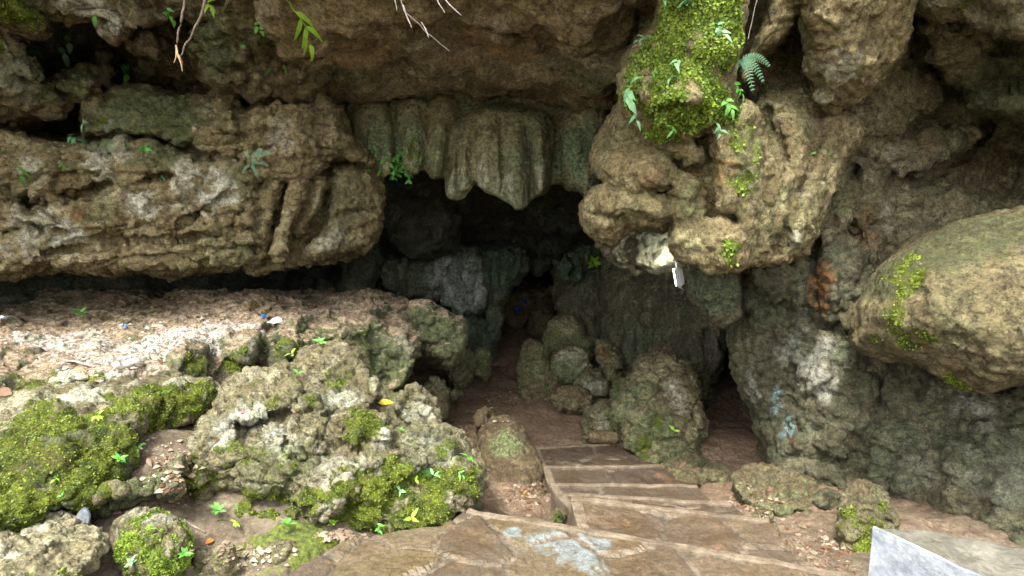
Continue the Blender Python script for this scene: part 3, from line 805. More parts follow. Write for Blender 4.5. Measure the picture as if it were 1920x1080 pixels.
rock('hanging_pillar', 'tall hanging limestone pillar with bulging lobes and mossy green crown', 'rock pillar', [
    Lobe([(1250, -600), (1470, -600), (1420, -100), (1392, 20), (1394, 80), (1388, 140), (1380, 200), (1362, 245), (1300, 266), (1230, 262), (1192, 238), (1165, 208), (1156, 165), (1168, 112), (1212, 62), (1238, 20)],
         [(1300, -400, 3.0), (1300, 0, 3.3), (1220, 120, 3.55), (1300, 150, 3.35), (1270, 230, 3.45), (1380, 150, 3.6), (1180, 200, 3.65)], thick=1.1, rim=.22,
         bumps=[(1270, 190, 80, 40, 0, .14), (1330, 90, 50, 40, 0, .1), (1200, 160, 40, 40, 0, .1)], creases=[([(1240, 205), (1290, 200), (1320, 212)], 7, .12), ([(1360, 60), (1355, 160), (1345, 230)], 8, .07)]),
    Lobe([(1165, 175), (1200, 215), (1260, 250), (1275, 330), (1258, 362), (1195, 364), (1140, 346), (1106, 312), (1100, 292), (1122, 255), (1145, 210)], [(1130, 300, 4.1), (1180, 220, 4.1), (1220, 320, 3.85), (1250, 300, 3.85)], thick=.9, rim=.22),
    Lobe([(1115, 338), (1180, 356), (1252, 372), (1266, 408), (1250, 438), (1185, 430), (1165, 448), (1150, 466), (1120, 462), (1090, 430), (1084, 398)],
         [(1110, 400, 4.15), (1150, 440, 4.2), (1230, 400, 3.9), (1180, 370, 4.0)], thick=.9, rim=.2, creases=[([(1120, 400), (1165, 415), (1190, 432)], 7, .08)], bumps=[(1215, 400, 40, 24, 10, .07)]),
    Lobe([(1180, 235), (1390, 220), (1425, 300), (1428, 400), (1422, 470), (1385, 500), (1330, 498), (1280, 480), (1256, 450), (1250, 300)], [(1300, 300, 4.05), (1300, 450, 4.1), (1400, 300, 3.95), (1400, 450, 4.0)], thick=.9, rim=.15),
    Lobe([(1215, 245), (1300, 260), (1335, 300), (1320, 322), (1270, 300), (1225, 285)], 3.8, thick=.5, rim=.1),
    Lobe([(1330, 250), (1385, 235), (1395, 320), (1385, 400), (1350, 390), (1345, 330)], [(1360, 260, 3.65), (1370, 380, 3.75)], thick=.6, rim=.1),
    Lobe([(1266, 325), (1320, 340), (1340, 385), (1325, 432), (1290, 442), (1264, 420), (1256, 380)], 3.78, thick=.6, rim=.24),
    Lobe([(1258, 425), (1340, 410), (1412, 430), (1424, 485), (1396, 512), (1360, 506), (1330, 503), (1285, 488), (1262, 462)], [(1290, 450, 3.8), (1390, 470, 3.7)], thick=.7, rim=.16),
    Lobe([(1385, 200), (1425, 190), (1435, 330), (1430, 450), (1405, 492), (1385, 400)], [(1400, 250, 3.6), (1410, 450, 3.75)], thick=.7, rim=.12),
    Lobe([(1410, 180), (1480, 150), (1560, 205), (1622, 212), (1615, 250), (1582, 278), (1562, 330), (1546, 390), (1520, 460), (1492, 492), (1440, 500), (1402, 498), (1400, 470), (1425, 330)],
         [(1430, 250, 4.15), (1500, 250, 4.05), (1590, 230, 4.3), (1440, 480, 4.0), (1500, 450, 3.95), (1540, 350, 4.1)], thick=.9, rim=.16,
         creases=[([(1530, 215), (1522, 300), (1480, 420), (1465, 470)], 9, .14), ([(1440, 210), (1465, 300), (1440, 400)], 9, .12)], bumps=[(1480, 370, 22, 80, 8, .08), (1520, 400, 22, 70, 15, .1)]),
    Lobe([(1490, -600), (1760, -600), (1730, -60), (1708, 30), (1695, 80), (1645, 150), (1600, 185), (1562, 206), (1528, 210), (1516, 170), (1508, 60)],
         [(1600, -400, 3.0), (1600, 0, 3.45), (1540, 100, 3.75), (1550, 195, 4.0), (1680, 60, 3.75), (1620, 120, 3.7)], thick=.9, rim=.24, creases=[([(1640, 0), (1640, 60), (1600, 150)], 6, .05)]),
    Lobe([(1395, 175), (1420, 120), (1480, 60), (1530, -20), (1600, -200), (1520, -200), (1450, 20), (1405, 100)], [(1420, 140, 3.95), (1480, 50, 3.75), (1550, -100, 3.4)], thick=.6, rim=.12),
    Lobe([(1360, -400), (1620, -400), (1560, 260), (1390, 280)], [(1450, 0, 4.6), (1450, 200, 4.5), (1500, -200, 4.0)], thick=1.2, rim=.1)],
     'pillar', vox=.019, k=.028, disp=dict(warp=.03, bil=.022, bf=2.4, fine=.016, ff=9, flute=.016, flf=4, pits=.012, pf=6, facet=.018, fcf=4),
     moss=[(1345, 215, .2, 1.4), (1368, 190, .18, 1.3), (1185, 185, .18, 1.3), (1225, 225, .2, 1.3), (1290, 0, .45, 1.2), (1330, 130, .3, 1.1), (1340, 40, .3, 1.2), (1200, 120, .2, 1.1), (1370, 130, .15, .8), (1290, 60, .45, 1.25), (1270, 150, .45, 1.3), (1230, 200, .28, 1.2), (1340, 200, .25, .9), (1370, 60, .25, 1.1), (1215, 235, .2, 1.), (1355, 480, .12, .9), (1390, 330, .15, .6), (1300, 240, .25, .8), (1225, 255, .12, .9), (1395, 250, .2, .6)],
     moss_base=.85, moss_n=17000, moss_size=.0155, mossmat='mossbright', rust=[(1240, 360, .15, .25), (1350, 330, .1, .6), (1220, 310, .2, .2)], algae=[(1290, 380, .2, .7), (1400, 320, .3, .6), (1500, 400, .3, .3), (1230, 400, .2, .3)],
     pale=[(1560, 130, .15, .7), (1490, 440, .12, .6), (1550, 190, .1, .5)], seed=7.)

rock('recess_wall', 'brown folded rock wall recessed behind the pillar and the big boulder', 'rock wall', [
    Lobe([(1480, -300), (2500, -300), (2500, 760), (1640, 740), (1540, 560), (1520, 300)],
         [(1600, 250, 4.9), (1750, 300, 5.6), (1890, 330, 5.9), (1650, 470, 5.0), (1580, 540, 4.8), (1850, 150, 5.5), (2300, 300, 5.0), (1760, 80, 5.0), (1800, 500, 5.0)], thick=1.2, rim=.1,
         bumps=[(1660, 330, 20, 40, 0, .15), (1640, 470, 24, 70, 0, .18), (1700, 420, 60, 40, 20, .12)],
         creases=[([(1560, 340), (1610, 320), (1640, 330), (1700, 335), (1780, 310), (1860, 250)], 8, .22), ([(1600, 490), (1610, 430), (1580, 400)], 9, .15), ([(1690, 230), (1750, 210), (1820, 180)], 8, .18), ([(1620, 500), (1630, 420), (1660, 380)], 9, .14)]),
    Lobe([(1640, 255), (1690, 245), (1750, 240), (1800, 228), (1836, 236), (1815, 275), (1760, 302), (1710, 330), (1668, 322), (1645, 300)], [(1660, 290, 5.0), (1800, 250, 5.35), (1740, 290, 5.1)], thick=.7, rim=.12),
    Lobe([(1590, 130), (1660, 120), (1700, 90), (1790, 130), (1780, 190), (1700, 240), (1620, 260), (1590, 200)], [(1620, 180, 4.7), (1740, 160, 5.1)], thick=.8, rim=.14),
    Lobe([(1620, 310), (1650, 305), (1665, 350), (1655, 420), (1640, 520), (1615, 510), (1600, 430)], 4.85, thick=.6, rim=.14),
    Lobe([(1560, 300), (1610, 320), (1600, 430), (1570, 450), (1548, 400)], 4.8, thick=.6, rim=.12),
    Lobe([(1660, 350), (1780, 330), (1860, 370), (1880, 440), (1760, 480), (1680, 480)], [(1700, 400, 5.1), (1840, 400, 5.3)], thick=.7, rim=.14)],
     'right', vox=.026, k=.06, disp=dict(warp=.06, bil=.06, bf=2., fine=.02, ff=6, facet=.05, fcf=2.4, pits=.03, pf=3), rust=[(1640, 430, .2, .4), (1720, 260, .2, .25)],
     pale=[(1700, 310, .2, .5), (1680, 400, .25, .3), (1770, 310, .2, .3)], algae=[(1580, 370, .2, .6), (1860, 500, .4, .7)], seed=8.)

rock('roof_ledge', 'jutting greenish rock ledge overhead above the recess and round boulder', 'rock ledge', [
    Lobe([(1705, -500), (2600, -500), (2600, 270), (2000, 245), (1930, 235), (1885, 218), (1830, 212), (1806, 200), (1800, 168), (1760, 125), (1735, 70), (1712, 25)],
         [(1720, 10, 4.0), (1900, 210, 4.4), (1850, 120, 4.5), (2200, 100, 3.6), (1900, -200, 3.2), (1900, 30, 3.6)], thick=1.3, rim=.16,
         bumps=[(1880, 50, 80, 30, 10, .2), (1900, 200, 80, 30, 5, .2), (1760, 20, 50, 30, 0, .12)], creases=[([(1720, 40), (1790, 50), (1850, 90), (1930, 90)], 9, .25), ([(1840, 150), (1900, 160), (1960, 150)], 8, .14)])],
     'right', vox=.024, disp=dict(warp=.06, bil=.05, bf=2., fine=.018, ff=6, facet=.03, fcf=2.5, pits=.05, pf=3.5), algae=[(1850, 170, .5, .8), (1900, 90, .3, .8)], moss=[(1790, 5, .2, .5)], seed=9.)

rock('round_boulder', 'huge rounded yellow green boulder bulging from the right wall', 'boulder', [
    Lobe([(1592, 630), (1604, 560), (1646, 498), (1720, 448), (1820, 412), (1920, 390), (2200, 370), (2400, 600), (2200, 720), (2000, 712), (1920, 712), (1855, 736), (1812, 728), (1750, 692), (1680, 676), (1626, 668), (1598, 652)],
         [(1620, 600, 3.7), (1750, 560, 3.2), (1900, 450, 3.4), (1920, 600, 2.95), (2200, 560, 2.8), (1820, 690, 3.15)], thick=1.5, rim=.42,
         creases=[([(1755, 640), (1790, 630), (1822, 652)], 5, .05), ([(1660, 560), (1700, 540), (1730, 560)], 8, .04)], bumps=[(1800, 648, 22, 8, 15, .03)])],
     'boulder_r', vox=.018, disp=dict(warp=.02, bil=.03, bf=1.9, fine=.011, ff=9, pits=.02, pf=5, facet=.012, fcf=2.6, crack=.006, ckf=2.4), moss=[(1690, 530, .14, .8, (1, 1, 2.)), (1660, 600, .15, .75), (1640, 645, .12, .7), (1700, 480, .2, .6), (1800, 735, .12, .9), (1910, 720, .12, .6), (1730, 640, .08, .6), (1690, 660, .1, .7)],
     algae=[(1750, 450, .5, 1), (1900, 420, .5, 1), (1650, 530, .2, .9)], seed=10., moss_n=5000, moss_size=.009)

rock('right_wall', 'damp grey green cave wall under the round yellow boulder', 'rock wall', [
    Lobe([(1366, 640), (1374, 570), (1400, 480), (1580, 440), (1700, 480), (2500, 500), (2500, 1250), (1700, 1250), (1640, 1010), (1560, 960), (1470, 910), (1440, 885), (1426, 820), (1396, 745), (1372, 690)],
         [(1385, 650, 5.4), (1420, 550, 5.1), (1430, 800, 5.35), (1500, 700, 5.05), (1560, 560, 4.9), (1600, 900, 4.6), (1900, 900, 3.9), (1900, 720, 4.3), (1700, 650, 4.8), (2300, 800, 3.3), (1900, 1000, 3.75)], thick=1.4, rim=.22,
         bumps=[(1420, 700, 16, 120, -5, .12), (1460, 600, 30, 80, -8, .12), (1560, 700, 50, 110, 5, .14), (1620, 760, 40, 70, 0, .12), (1700, 850, 60, 80, 0, .15), (1850, 850, 90, 80, 0, .12)],
         creases=[([(1475, 590), (1500, 640), (1480, 720), (1470, 800)], 9, .08), ([(1640, 650), (1650, 760), (1600, 860)], 10, .14), ([(1480, 860), (1580, 880), (1640, 960)], 16, .2), ([(1380, 600), (1440, 560), (1520, 600), (1640, 660)], 7, .08)]),
    Lobe([(1282, 496), (1385, 496), (1390, 540), (1378, 590), (1352, 610), (1320, 606), (1296, 582), (1284, 550)], [(1310, 530, 4.75), (1350, 590, 4.7)], thick=.6, rim=.18, bumps=[(1340, 590, 30, 18, 0, .08)], creases=[([(1310, 578), (1350, 560), (1375, 562)], 5, .08)]),
    Lobe([(1400, 490), (1490, 490), (1494, 535), (1475, 572), (1450, 566), (1425, 540)], 4.75, thick=.6, rim=.14),
    Lobe([(1484, 480), (1512, 480), (1512, 560), (1498, 592), (1486, 560)], 4.75, thick=.5, rim=.08),
    Lobe([(1512, 510), (1545, 500), (1540, 560), (1536, 586), (1508, 586)], 4.85, thick=.4, rim=.08),
    Lobe([(1540, 470), (1640, 480), (1640, 560), (1600, 600), (1565, 605), (1542, 580)], [(1560, 560, 4.7), (1620, 520, 4.7)], thick=.6, rim=.14),
    Lobe([(1280, 450), (1500, 450), (1500, 505), (1290, 505)], 4.9, thick=.8, rim=.1)],
     'wall', vox=.022, k=.05, disp=dict(warp=.04, bil=.025, bf=2.2, fine=.020, ff=9, flute=.06, flf=3.2, facet=.03, fcf=3.2, strata=.012, sf=5),
     teal=[(1452, 760, .13, 1.2, (.32, 1, 1.3)), (1466, 800, .11, 1.1, (.3, 1, 1.3)), (1455, 805, .07, .9)], rust=[(1526, 540, .14, 1.3, (.7, 1, 1.6)), (1526, 575, .08, 1.2), (1470, 825, .06, .6)],
     pale=[(1505, 660, .28, 1.1, (.8, 1, 1)), (1515, 720, .25, 1.1, (.8, 1, 1)), (1800, 755, .14, 1.2), (1805, 820, .14, 1.2, (.45, 1, 1.6)), (1500, 610, .15, .8, (.4, 1, 1.5)), (1860, 800, .2, .8), (1850, 900, .3, .5), (1700, 880, .25, .4), (1400, 740, .15, .6, (.5, 1, 2))],
     algae=[(1440, 580, .3, .8), (1340, 540, .3, .9), (1660, 850, .3, .6), (1580, 620, .15, .7), (1560, 980, .3, .5), (1900, 850, .4, .5)], seed=11.)

rock('inner_wall', 'rough grey cave wall rising behind the cluster of inner rocks', 'rock wall', [
    Lobe([(1036, 490), (1060, 470), (1130, 460), (1280, 450), (1380, 480), (1366, 540), (1352, 620), (1344, 680), (1326, 740), (1306, 900), (1260, 900), (1180, 800), (1150, 760), (1110, 700), (1085, 640), (1050, 600), (1040, 550)],
         [(1050, 540, 11.), (1100, 600, 9.8), (1150, 600, 9.), (1280, 600, 8.), (1340, 560, 7.3), (1330, 800, 7.0), (1200, 760, 8.2)], thick=1.2, rim=.2,
         creases=[([(1122, 480), (1128, 560), (1135, 640), (1160, 740)], 7, .5), ([(1240, 560), (1230, 660)], 8, .12), ([(1320, 620), (1325, 700), (1310, 760)], 8, .2)], bumps=[(1180, 620, 30, 100, 0, .3), (1280, 600, 30, 80, 0, .25)]),
    Lobe([(1130, 420), (1280, 430), (1300, 480), (1296, 502), (1260, 498), (1225, 512), (1190, 506), (1150, 492), (1125, 462)], [(1160, 470, 5.5), (1240, 480, 5.25), (1280, 450, 5.0)], thick=.8, rim=.1)],
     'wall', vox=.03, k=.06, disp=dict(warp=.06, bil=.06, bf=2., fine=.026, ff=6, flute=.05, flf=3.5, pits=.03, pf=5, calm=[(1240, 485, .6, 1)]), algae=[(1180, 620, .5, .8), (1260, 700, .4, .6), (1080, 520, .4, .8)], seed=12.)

rock('flowstone', 'bluish grey ribbed flowstone deep in the dark left of the passage', 'flowstone', [
    Lobe([(700, 470), (900, 460), (915, 540), (900, 580), (884, 596), (862, 590), (830, 560), (790, 560), (720, 560)], [(720, 520, 8.6), (800, 520, 9.2), (880, 520, 9.6)], thick=.9, rim=.2, bumps=[(870, 560, 14, 40, 0, .2), (845, 530, 12, 50, 0, .2), (820, 520, 10, 40, 0, .15)]),
    Lobe([(895, 470), (975, 462), (985, 500), (970, 530), (948, 545), (940, 590), (925, 640), (912, 644), (908, 590), (900, 540)], [(930, 500, 9.9), (960, 500, 10.3), (920, 620, 9.6)], thick=.8, rim=.15, bumps=[(935, 500, 8, 40, 0, .2), (955, 500, 8, 40, 0, .15)]),
    Lobe([(800, 560), (860, 590), (920, 600), (920, 680), (870, 670), (800, 640)], 9.9, thick=.8, rim=.15),
    Lobe([(990, 455), (1040, 455), (1035, 490), (1010, 520), (992, 500)], 10.8, thick=.6, rim=.15),
    Lobe([(1040, 450), (1130, 450), (1125, 500), (1100, 520), (1070, 530), (1045, 520)], 10.1, thick=.6, rim=.15, bumps=[(1060, 490, 7, 40, 0, .25), (1085, 490, 7, 40, 0, .25), (1105, 490, 7, 40, 0, .2)])],
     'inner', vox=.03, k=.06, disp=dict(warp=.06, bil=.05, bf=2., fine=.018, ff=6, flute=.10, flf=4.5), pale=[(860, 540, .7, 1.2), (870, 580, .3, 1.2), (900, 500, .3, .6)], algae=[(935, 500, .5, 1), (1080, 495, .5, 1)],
     moss=[(1108, 497, .12, 1.3), (930, 620, .15, .7)], seed=13.)

rock('passage_rocks', 'pile of dark tumbled rock at the far end of the passage', 'rock pile', [
    Lobe([(930, 560), (960, 545), (1000, 530), (1050, 540), (1060, 600), (1030, 640), (990, 650), (930, 640)], 13.0, thick=1.2, rim=.3),
    Lobe([(985, 590), (1010, 570), (1040, 585), (1050, 620), (1020, 645), (985, 640)], 12.2, thick=.8, rim=.3)],
     'muddy', vox=.05, k=.08, disp=dict(warp=.08, bil=.1, bf=1.5, fine=.03, ff=5, facet=.1, fcf=2), seed=14.)

# the ledge bank on the left
rock('ledge_bank', 'long dirt topped rock ledge strewn with pale rubble under the overhang', 'rock ledge', [
    Lobe([(-900, 540), (0, 546), (300, 546), (560, 552), (690, 546), (752, 556), (786, 592), (792, 620), (784, 660), (765, 700), (742, 735), (700, 750), (600, 770), (400, 770), (200, 780), (-300, 800), (-900, 800)],
         [(-500, 560, 7.), (0, 556, 7.3), (300, 558, 7.3), (600, 560, 7.2), (720, 556, 7.3), (0, 590, 5.7), (300, 590, 5.75), (540, 588, 5.9), (690, 582, 6.1), (0, 640, 4.5), (300, 640, 4.5), (350, 655, 4.2), (430, 624, 4.8), (500, 614, 5.05), (560, 604, 5.35), (640, 598, 5.6), (700, 592, 5.85),
          (350, 700, 4.1), (430, 700, 4.6), (500, 700, 4.8), (560, 700, 5.05), (640, 690, 5.3), (700, 680, 5.55), (770, 640, 5.85), (730, 720, 5.6), (0, 700, 3.65), (200, 690, 3.8), (0, 770, 3.6), (300, 770, 4.0), (600, 770, 5.2), (-500, 640, 4.3), (-500, 800, 3.6)], thick=1.6, rim=.08,
         bumps=[(470, 650, 30, 40, 0, .12), (545, 640, 30, 40, 0, .12), (690, 620, 30, 50, -20, .14), (750, 620, 24, 50, 0, .15), (640, 640, 30, 40, 0, .1)],
         creases=[([(515, 600), (510, 640), (490, 680), (470, 720)], 10, .3), ([(575, 605), (600, 640), (660, 700), (700, 730)], 9, .2), ([(410, 650), (400, 690), (380, 720)], 9, .16), ([(620, 600), (690, 660), (720, 720)], 7, .15), ([(720, 590), (700, 640), (735, 680)], 7, .12)]),
    Lobe([(766, 566), (800, 558), (835, 578), (862, 604), (876, 630), (868, 655), (846, 690), (828, 696), (806, 682), (788, 660), (784, 610)], [(800, 590, 6.0), (850, 640, 6.1), (820, 680, 6.3)], thick=.9, rim=.2, creases=[([(800, 650), (840, 640), (862, 610)], 6, .08)])],
     'bank', vox=.022, k=.05, disp=dict(warp=.04, bil=.03, bf=2.2, fine=.013, ff=7, flute=.03, flf=4, facet=.03, fcf=4), crumb=[(60, 632, .4, 1), (170, 640, .3, .8), (310, 618, .42, 1.3), (230, 650, .3, .9), (380, 604, .3, 1), (450, 600, .2, .9), (130, 620, .3, .7), (215, 690, .15, .6)],
     moss=[(520, 640, .3, .6), (460, 690, .2, .7), (100, 720, .35, .9), (60, 700, .2, .7), (390, 690, .2, .6), (650, 620, .3, .5)], algae=[(600, 640, .5, .8), (830, 600, .4, .8), (700, 690, .5, .8)],
     rust=[(300, 556, .8, .5), (150, 572, .6, .5), (480, 560, .6, .5)], pale=[(760, 640, .2, .5), (480, 640, .15, .6)], moss_n=7000, moss_size=.010, seed=15.)

rock('mossy_boulder', 'long low boulder thick with green moss at the left edge', 'boulder', [
    Lobe([(-500, 790), (-100, 765), (0, 752), (100, 724), (200, 708), (330, 702), (392, 708), (408, 735), (394, 772), (352, 802), (300, 808), (262, 838), (246, 884), (205, 924), (130, 955), (60, 985), (0, 1010), (-500, 1250)],
         [(-300, 800, 2.6), (0, 765, 3.0), (200, 715, 3.4), (390, 720, 3.55), (340, 790, 3.35), (0, 990, 2.25), (200, 900, 2.65), (100, 830, 2.65), (250, 790, 2.95), (-300, 1100, 1.7)], thick=.9, rim=.16,
         creases=[([(312, 712), (318, 760), (300, 800)], 8, .1), ([(60, 900), (140, 880), (180, 900)], 10, .06)], bumps=[(220, 760, 60, 30, -10, .08), (100, 800, 80, 40, -15, .06)])],
     'boulder', vox=.013, disp=dict(warp=.04, bil=.03, bf=3, fine=.014, ff=9, facet=.025, fcf=4.5, pits=.02, pf=5), moss=[(60, 830, .5, 1.25), (180, 790, .4, 1.25), (300, 750, .3, 1.2), (380, 740, .2, 1.1), (60, 930, .4, 1.1), (-100, 900, .6, 1.2)], moss_n=34000, moss_size=.008,
     pale=[(60, 770, .2, .8), (300, 706, .15, .8), (150, 730, .15, .7)], algae=[(200, 870, .4, .9)], seed=16.)

rock('rugged_boulder', 'large rugged boulder with pale knobs and mossy foot beside the paving', 'boulder', [
    Lobe([(350, 890), (364, 806), (400, 750), (470, 706), (540, 700), (596, 660), (636, 655), (680, 680), (712, 740), (760, 742), (800, 760), (822, 800), (860, 820), (898, 858), (906, 892), (892, 940), (862, 976), (800, 992), (720, 998), (640, 990), (580, 990), (500, 995), (430, 1018), (372, 1016), (350, 950)],
         [(380, 990, 2.85), (500, 985, 2.88), (650, 985, 2.95), (860, 965, 3.0), (360, 860, 3.0), (420, 760, 3.5), (540, 710, 3.8), (630, 670, 4.1), (700, 745, 3.85), (790, 750, 3.8), (880, 860, 3.35), (600, 870, 3.08), (480, 850, 3.08), (720, 850, 3.2), (800, 910, 3.08), (600, 770, 3.45)], thick=1.0, rim=.1,
         creases=[([(350, 945), (450, 935), (560, 950), (640, 935)], 12, .10)]),
    Lobe([(545, 706), (556, 672), (598, 648), (636, 640), (670, 660), (692, 702), (655, 708), (600, 722), (558, 728)], [(600, 650, 3.98), (560, 720, 3.72), (680, 690, 3.85), (620, 715, 3.7)], thick=.6, rim=.06, smooth=1),
    Lobe([(578, 742), (608, 716), (688, 702), (714, 738), (690, 764), (640, 768), (592, 774)], [(600, 720, 3.72), (690, 710, 3.75), (600, 770, 3.42), (690, 760, 3.5)], thick=.5, rim=.05, smooth=1),
    Lobe([(398, 748), (466, 702), (540, 692), (562, 722), (552, 762), (480, 782), (418, 796)], [(420, 750, 3.42), (540, 700, 3.65), (420, 790, 3.15), (545, 760, 3.35)], thick=.5, rim=.05, smooth=1),
    Lobe([(540, 778), (590, 732), (606, 788), (562, 806)], [(590, 735, 3.5), (545, 780, 3.25), (600, 790, 3.3)], thick=.4, rim=.03, smooth=1),
    Lobe([(748, 738), (790, 727), (814, 760), (824, 796), (800, 816), (762, 792), (740, 762)], [(790, 730, 3.68), (750, 770, 3.45), (820, 790, 3.5)], thick=.5, rim=.06, smooth=1),
    Lobe([(766, 800), (820, 792), (860, 818), (856, 862), (806, 884), (748, 852)], [(820, 795, 3.4), (760, 850, 3.1), (850, 860, 3.15)], thick=.5, rim=.06, smooth=1),
    Lobe([(486, 806), (540, 788), (604, 806), (614, 842), (560, 856), (496, 846)], [(540, 790, 3.2), (500, 845, 2.98), (610, 840, 3.0)], thick=.4, rim=.06, smooth=1),
    Lobe([(556, 884), (640, 858), (764, 846), (700, 900), (654, 930), (634, 968), (600, 980), (558, 932)], [(640, 860, 3.0), (760, 850, 3.1), (600, 970, 2.88), (560, 900, 2.92), (640, 940, 2.82)], thick=.5, rim=.05, smooth=1),
    Lobe([(664, 934), (700, 902), (790, 858), (812, 872), (744, 926), (692, 946)], [(790, 860, 3.08), (680, 940, 2.88)], thick=.3, rim=.04, smooth=1),
    Lobe([(350, 884), (370, 802), (420, 786), (456, 830), (444, 904), (384, 926)], [(400, 790, 3.15), (360, 900, 2.85), (440, 900, 2.88)], thick=.4, rim=.07, smooth=1),
    Lobe([(430, 848), (480, 836), (560, 862), (556, 920), (480, 930), (436, 905)], [(480, 840, 3.0), (500, 925, 2.84)], thick=.4, rim=.06, smooth=1),
    Lobe([(630, 776), (690, 770), (748, 800), (742, 842), (660, 850), (622, 820)], [(690, 772, 3.38), (640, 840, 3.08), (740, 840, 3.12)], thick=.4, rim=.05, smooth=1),
    Lobe([(820, 880), (868, 862), (902, 880), (890, 935), (850, 955), (812, 930)], [(860, 865, 3.2), (850, 950, 2.95)], thick=.4, rim=.08, smooth=1)],
     'boulder', vox=.0125, k=.045, disp=dict(warp=.02, bil=.012, bf=3.0, fine=.014, ff=11, facet=.032, fcf=6.5, crack=.016, ckf=6, strata=.022, sf=12, tilt=(.45, .2)), seed=17.,
     moss=[(880, 880, .16, 1.15), (820, 950, .28, 1.25), (700, 970, .3, 1.2), (560, 985, .2, 1.), (400, 980, .2, 1.1), (370, 880, .15, 1.), (400, 940, .2, 1.), (700, 760, .15, .8), (640, 690, .12, .9), (580, 720, .12, .6), (450, 830, .15, .7), (540, 850, .12, .7), (740, 900, .15, .8), (500, 740, .1, .6), (680, 800, .12, .7), (480, 960, .2, .8), (840, 830, .1, .8), (590, 960, .2, .9)], moss_up=.38,
     moss_n=26000, moss_size=.0075, pale=[(640, 740, .15, 1), (740, 810, .12, .9), (540, 810, .14, 1), (410, 790, .12, .9), (470, 760, .15, .9), (790, 850, .12, .9), (620, 870, .2, .6), (700, 880, .12, .8), (780, 760, .1, .8), (820, 830, .12, .7)], algae=[(800, 800, .3, .5), (500, 880, .25, .6)], rust=[(620, 910, .15, .3)])

rock('small_mossy_rock', 'small dome of a rock capped in bright moss near the bottom left', 'rock', [
    Lobe([(212, 1030), (222, 972), (258, 946), (310, 956), (348, 984), (360, 1022), (352, 1064), (330, 1100), (235, 1100), (212, 1066)], [(285, 950, 2.55), (285, 1010, 2.3), (285, 1085, 2.25)], thick=.45, rim=.13)],
     'boulder', vox=.009, disp=dict(warp=.02, bil=.012, bf=6, fine=.009, ff=14, facet=.01, fcf=9), moss=[(285, 1000, .22, 1.3), (290, 1060, .16, 1.2), (240, 1040, .12, 1.)], moss_n=14000, moss_size=.007, mossmat='mossbright', pale=[(280, 955, .1, .6)], seed=18.)

rock('white_rock', 'bare whitish limestone rock in the bottom left corner', 'rock', [
    Lobe([(-300, 1010), (0, 988), (55, 972), (110, 962), (160, 965), (198, 992), (200, 1015), (180, 1050), (150, 1085), (90, 1150), (-300, 1250)], [(0, 995, 2.3), (180, 990, 2.4), (100, 1040, 2.15), (0, 1070, 2.0), (-200, 1100, 1.8)], thick=.5, rim=.08,
         creases=[([(60, 1060), (120, 1020), (190, 1030)], 6, .04)])],
     'whiterock', vox=.009, disp=dict(warp=.02, bil=.02, bf=5, fine=.010, ff=13, facet=.02, fcf=9), moss=[(125, 1065, .12, 1.1), (20, 1075, .08, .6), (90, 1090, .1, 1)], moss_n=2500, moss_size=.009, seed=19.)

# rocks on the cave floor and beside the stairs
def small(label, outline, depth, mat='caverock', vox=.018, thick=.6, rim=.14, seed=0., name='cave_rock', facet=.04, fcf=3.5, group='rocks lying on the cave floor', **kw):
    oc_ = np.array(outline, float); oc_ = oc_.mean(0) + (oc_ - oc_.mean(0)) * 1.10
    return rock(name, label, 'rock', [Lobe(oc_, depth, thick=thick, rim=rim)], mat, vox=vox, disp=dict(warp=.035, bil=.02, bf=3, fine=.017, ff=9, facet=facet, fcf=fcf, pits=.012, pf=5, strata=.015, sf=8), seed=seed, group=group, **kw)

small('big craggy rock right of the stairs in front of the dark crevice', [(1176, 745), (1190, 705), (1215, 672), (1250, 664), (1285, 684), (1304, 720), (1318, 752), (1312, 800), (1308, 850), (1306, 892), (1250, 890), (1200, 850), (1172, 800)],
      [(1200, 720, 6.2), (1260, 690, 6.3), (1250, 780, 5.85), (1270, 870, 5.75), (1190, 810, 5.85)], thick=.8, seed=21., algae=[(1230, 790, .25, .9), (1200, 820, .2, .9)], moss=[(1215, 820, .2, .7), (1230, 780, .15, .6)], pale=[(1250, 720, .15, .6), (1270, 740, .12, .7)], facet=.06, rim=.16)
small('tall peaked dark rock at the back of the inner rock cluster', [(1018, 660), (1024, 625), (1045, 600), (1068, 588), (1088, 605), (1104, 640), (1112, 672), (1080, 690), (1030, 690)], 9.2, seed=22., algae=[(1070, 640, .4, .8)], vox=.025)
small('rounded boulder with whitish face in the middle of the inner rock cluster', [(1026, 690), (1040, 662), (1072, 652), (1100, 668), (1106, 700), (1085, 728), (1058, 730), (1034, 712)], 8.3, seed=23., rim=.24, pale=[(1065, 680, .3, 1.)], algae=[(1060, 700, .35, .8)], vox=.022, facet=.03)
small('leaning brown slab at the left of the inner rock cluster', [(974, 690), (980, 655), (1005, 640), (1020, 655), (1028, 690), (1044, 715), (1048, 745), (1020, 760), (990, 752), (978, 725)], [(990, 670, 8.4), (1020, 740, 7.8)], seed=24., vox=.022)
small('narrow curved rock with orange spot at the right of the inner cluster', [(1116, 650), (1132, 640), (1150, 655), (1162, 690), (1164, 722), (1148, 750), (1128, 745), (1130, 700), (1118, 680)], 8.2, seed=25., rust=[(1138, 658, .12, 1.)], vox=.022, thick=.5)
small('pale knobbly rock low in the inner cluster beside the curved rock', [(1080, 722), (1098, 700), (1120, 690), (1136, 705), (1140, 740), (1120, 752), (1090, 748)], 7.9, seed=26., pale=[(1110, 722, .2, .9)], vox=.022)
small('tiny upright stone between the inner cluster and the craggy rock', [(1142, 742), (1150, 720), (1166, 716), (1174, 735), (1168, 762), (1150, 768)], 7.3, seed=27., thick=.3, rim=.1, algae=[(1155, 750, .2, .9)])
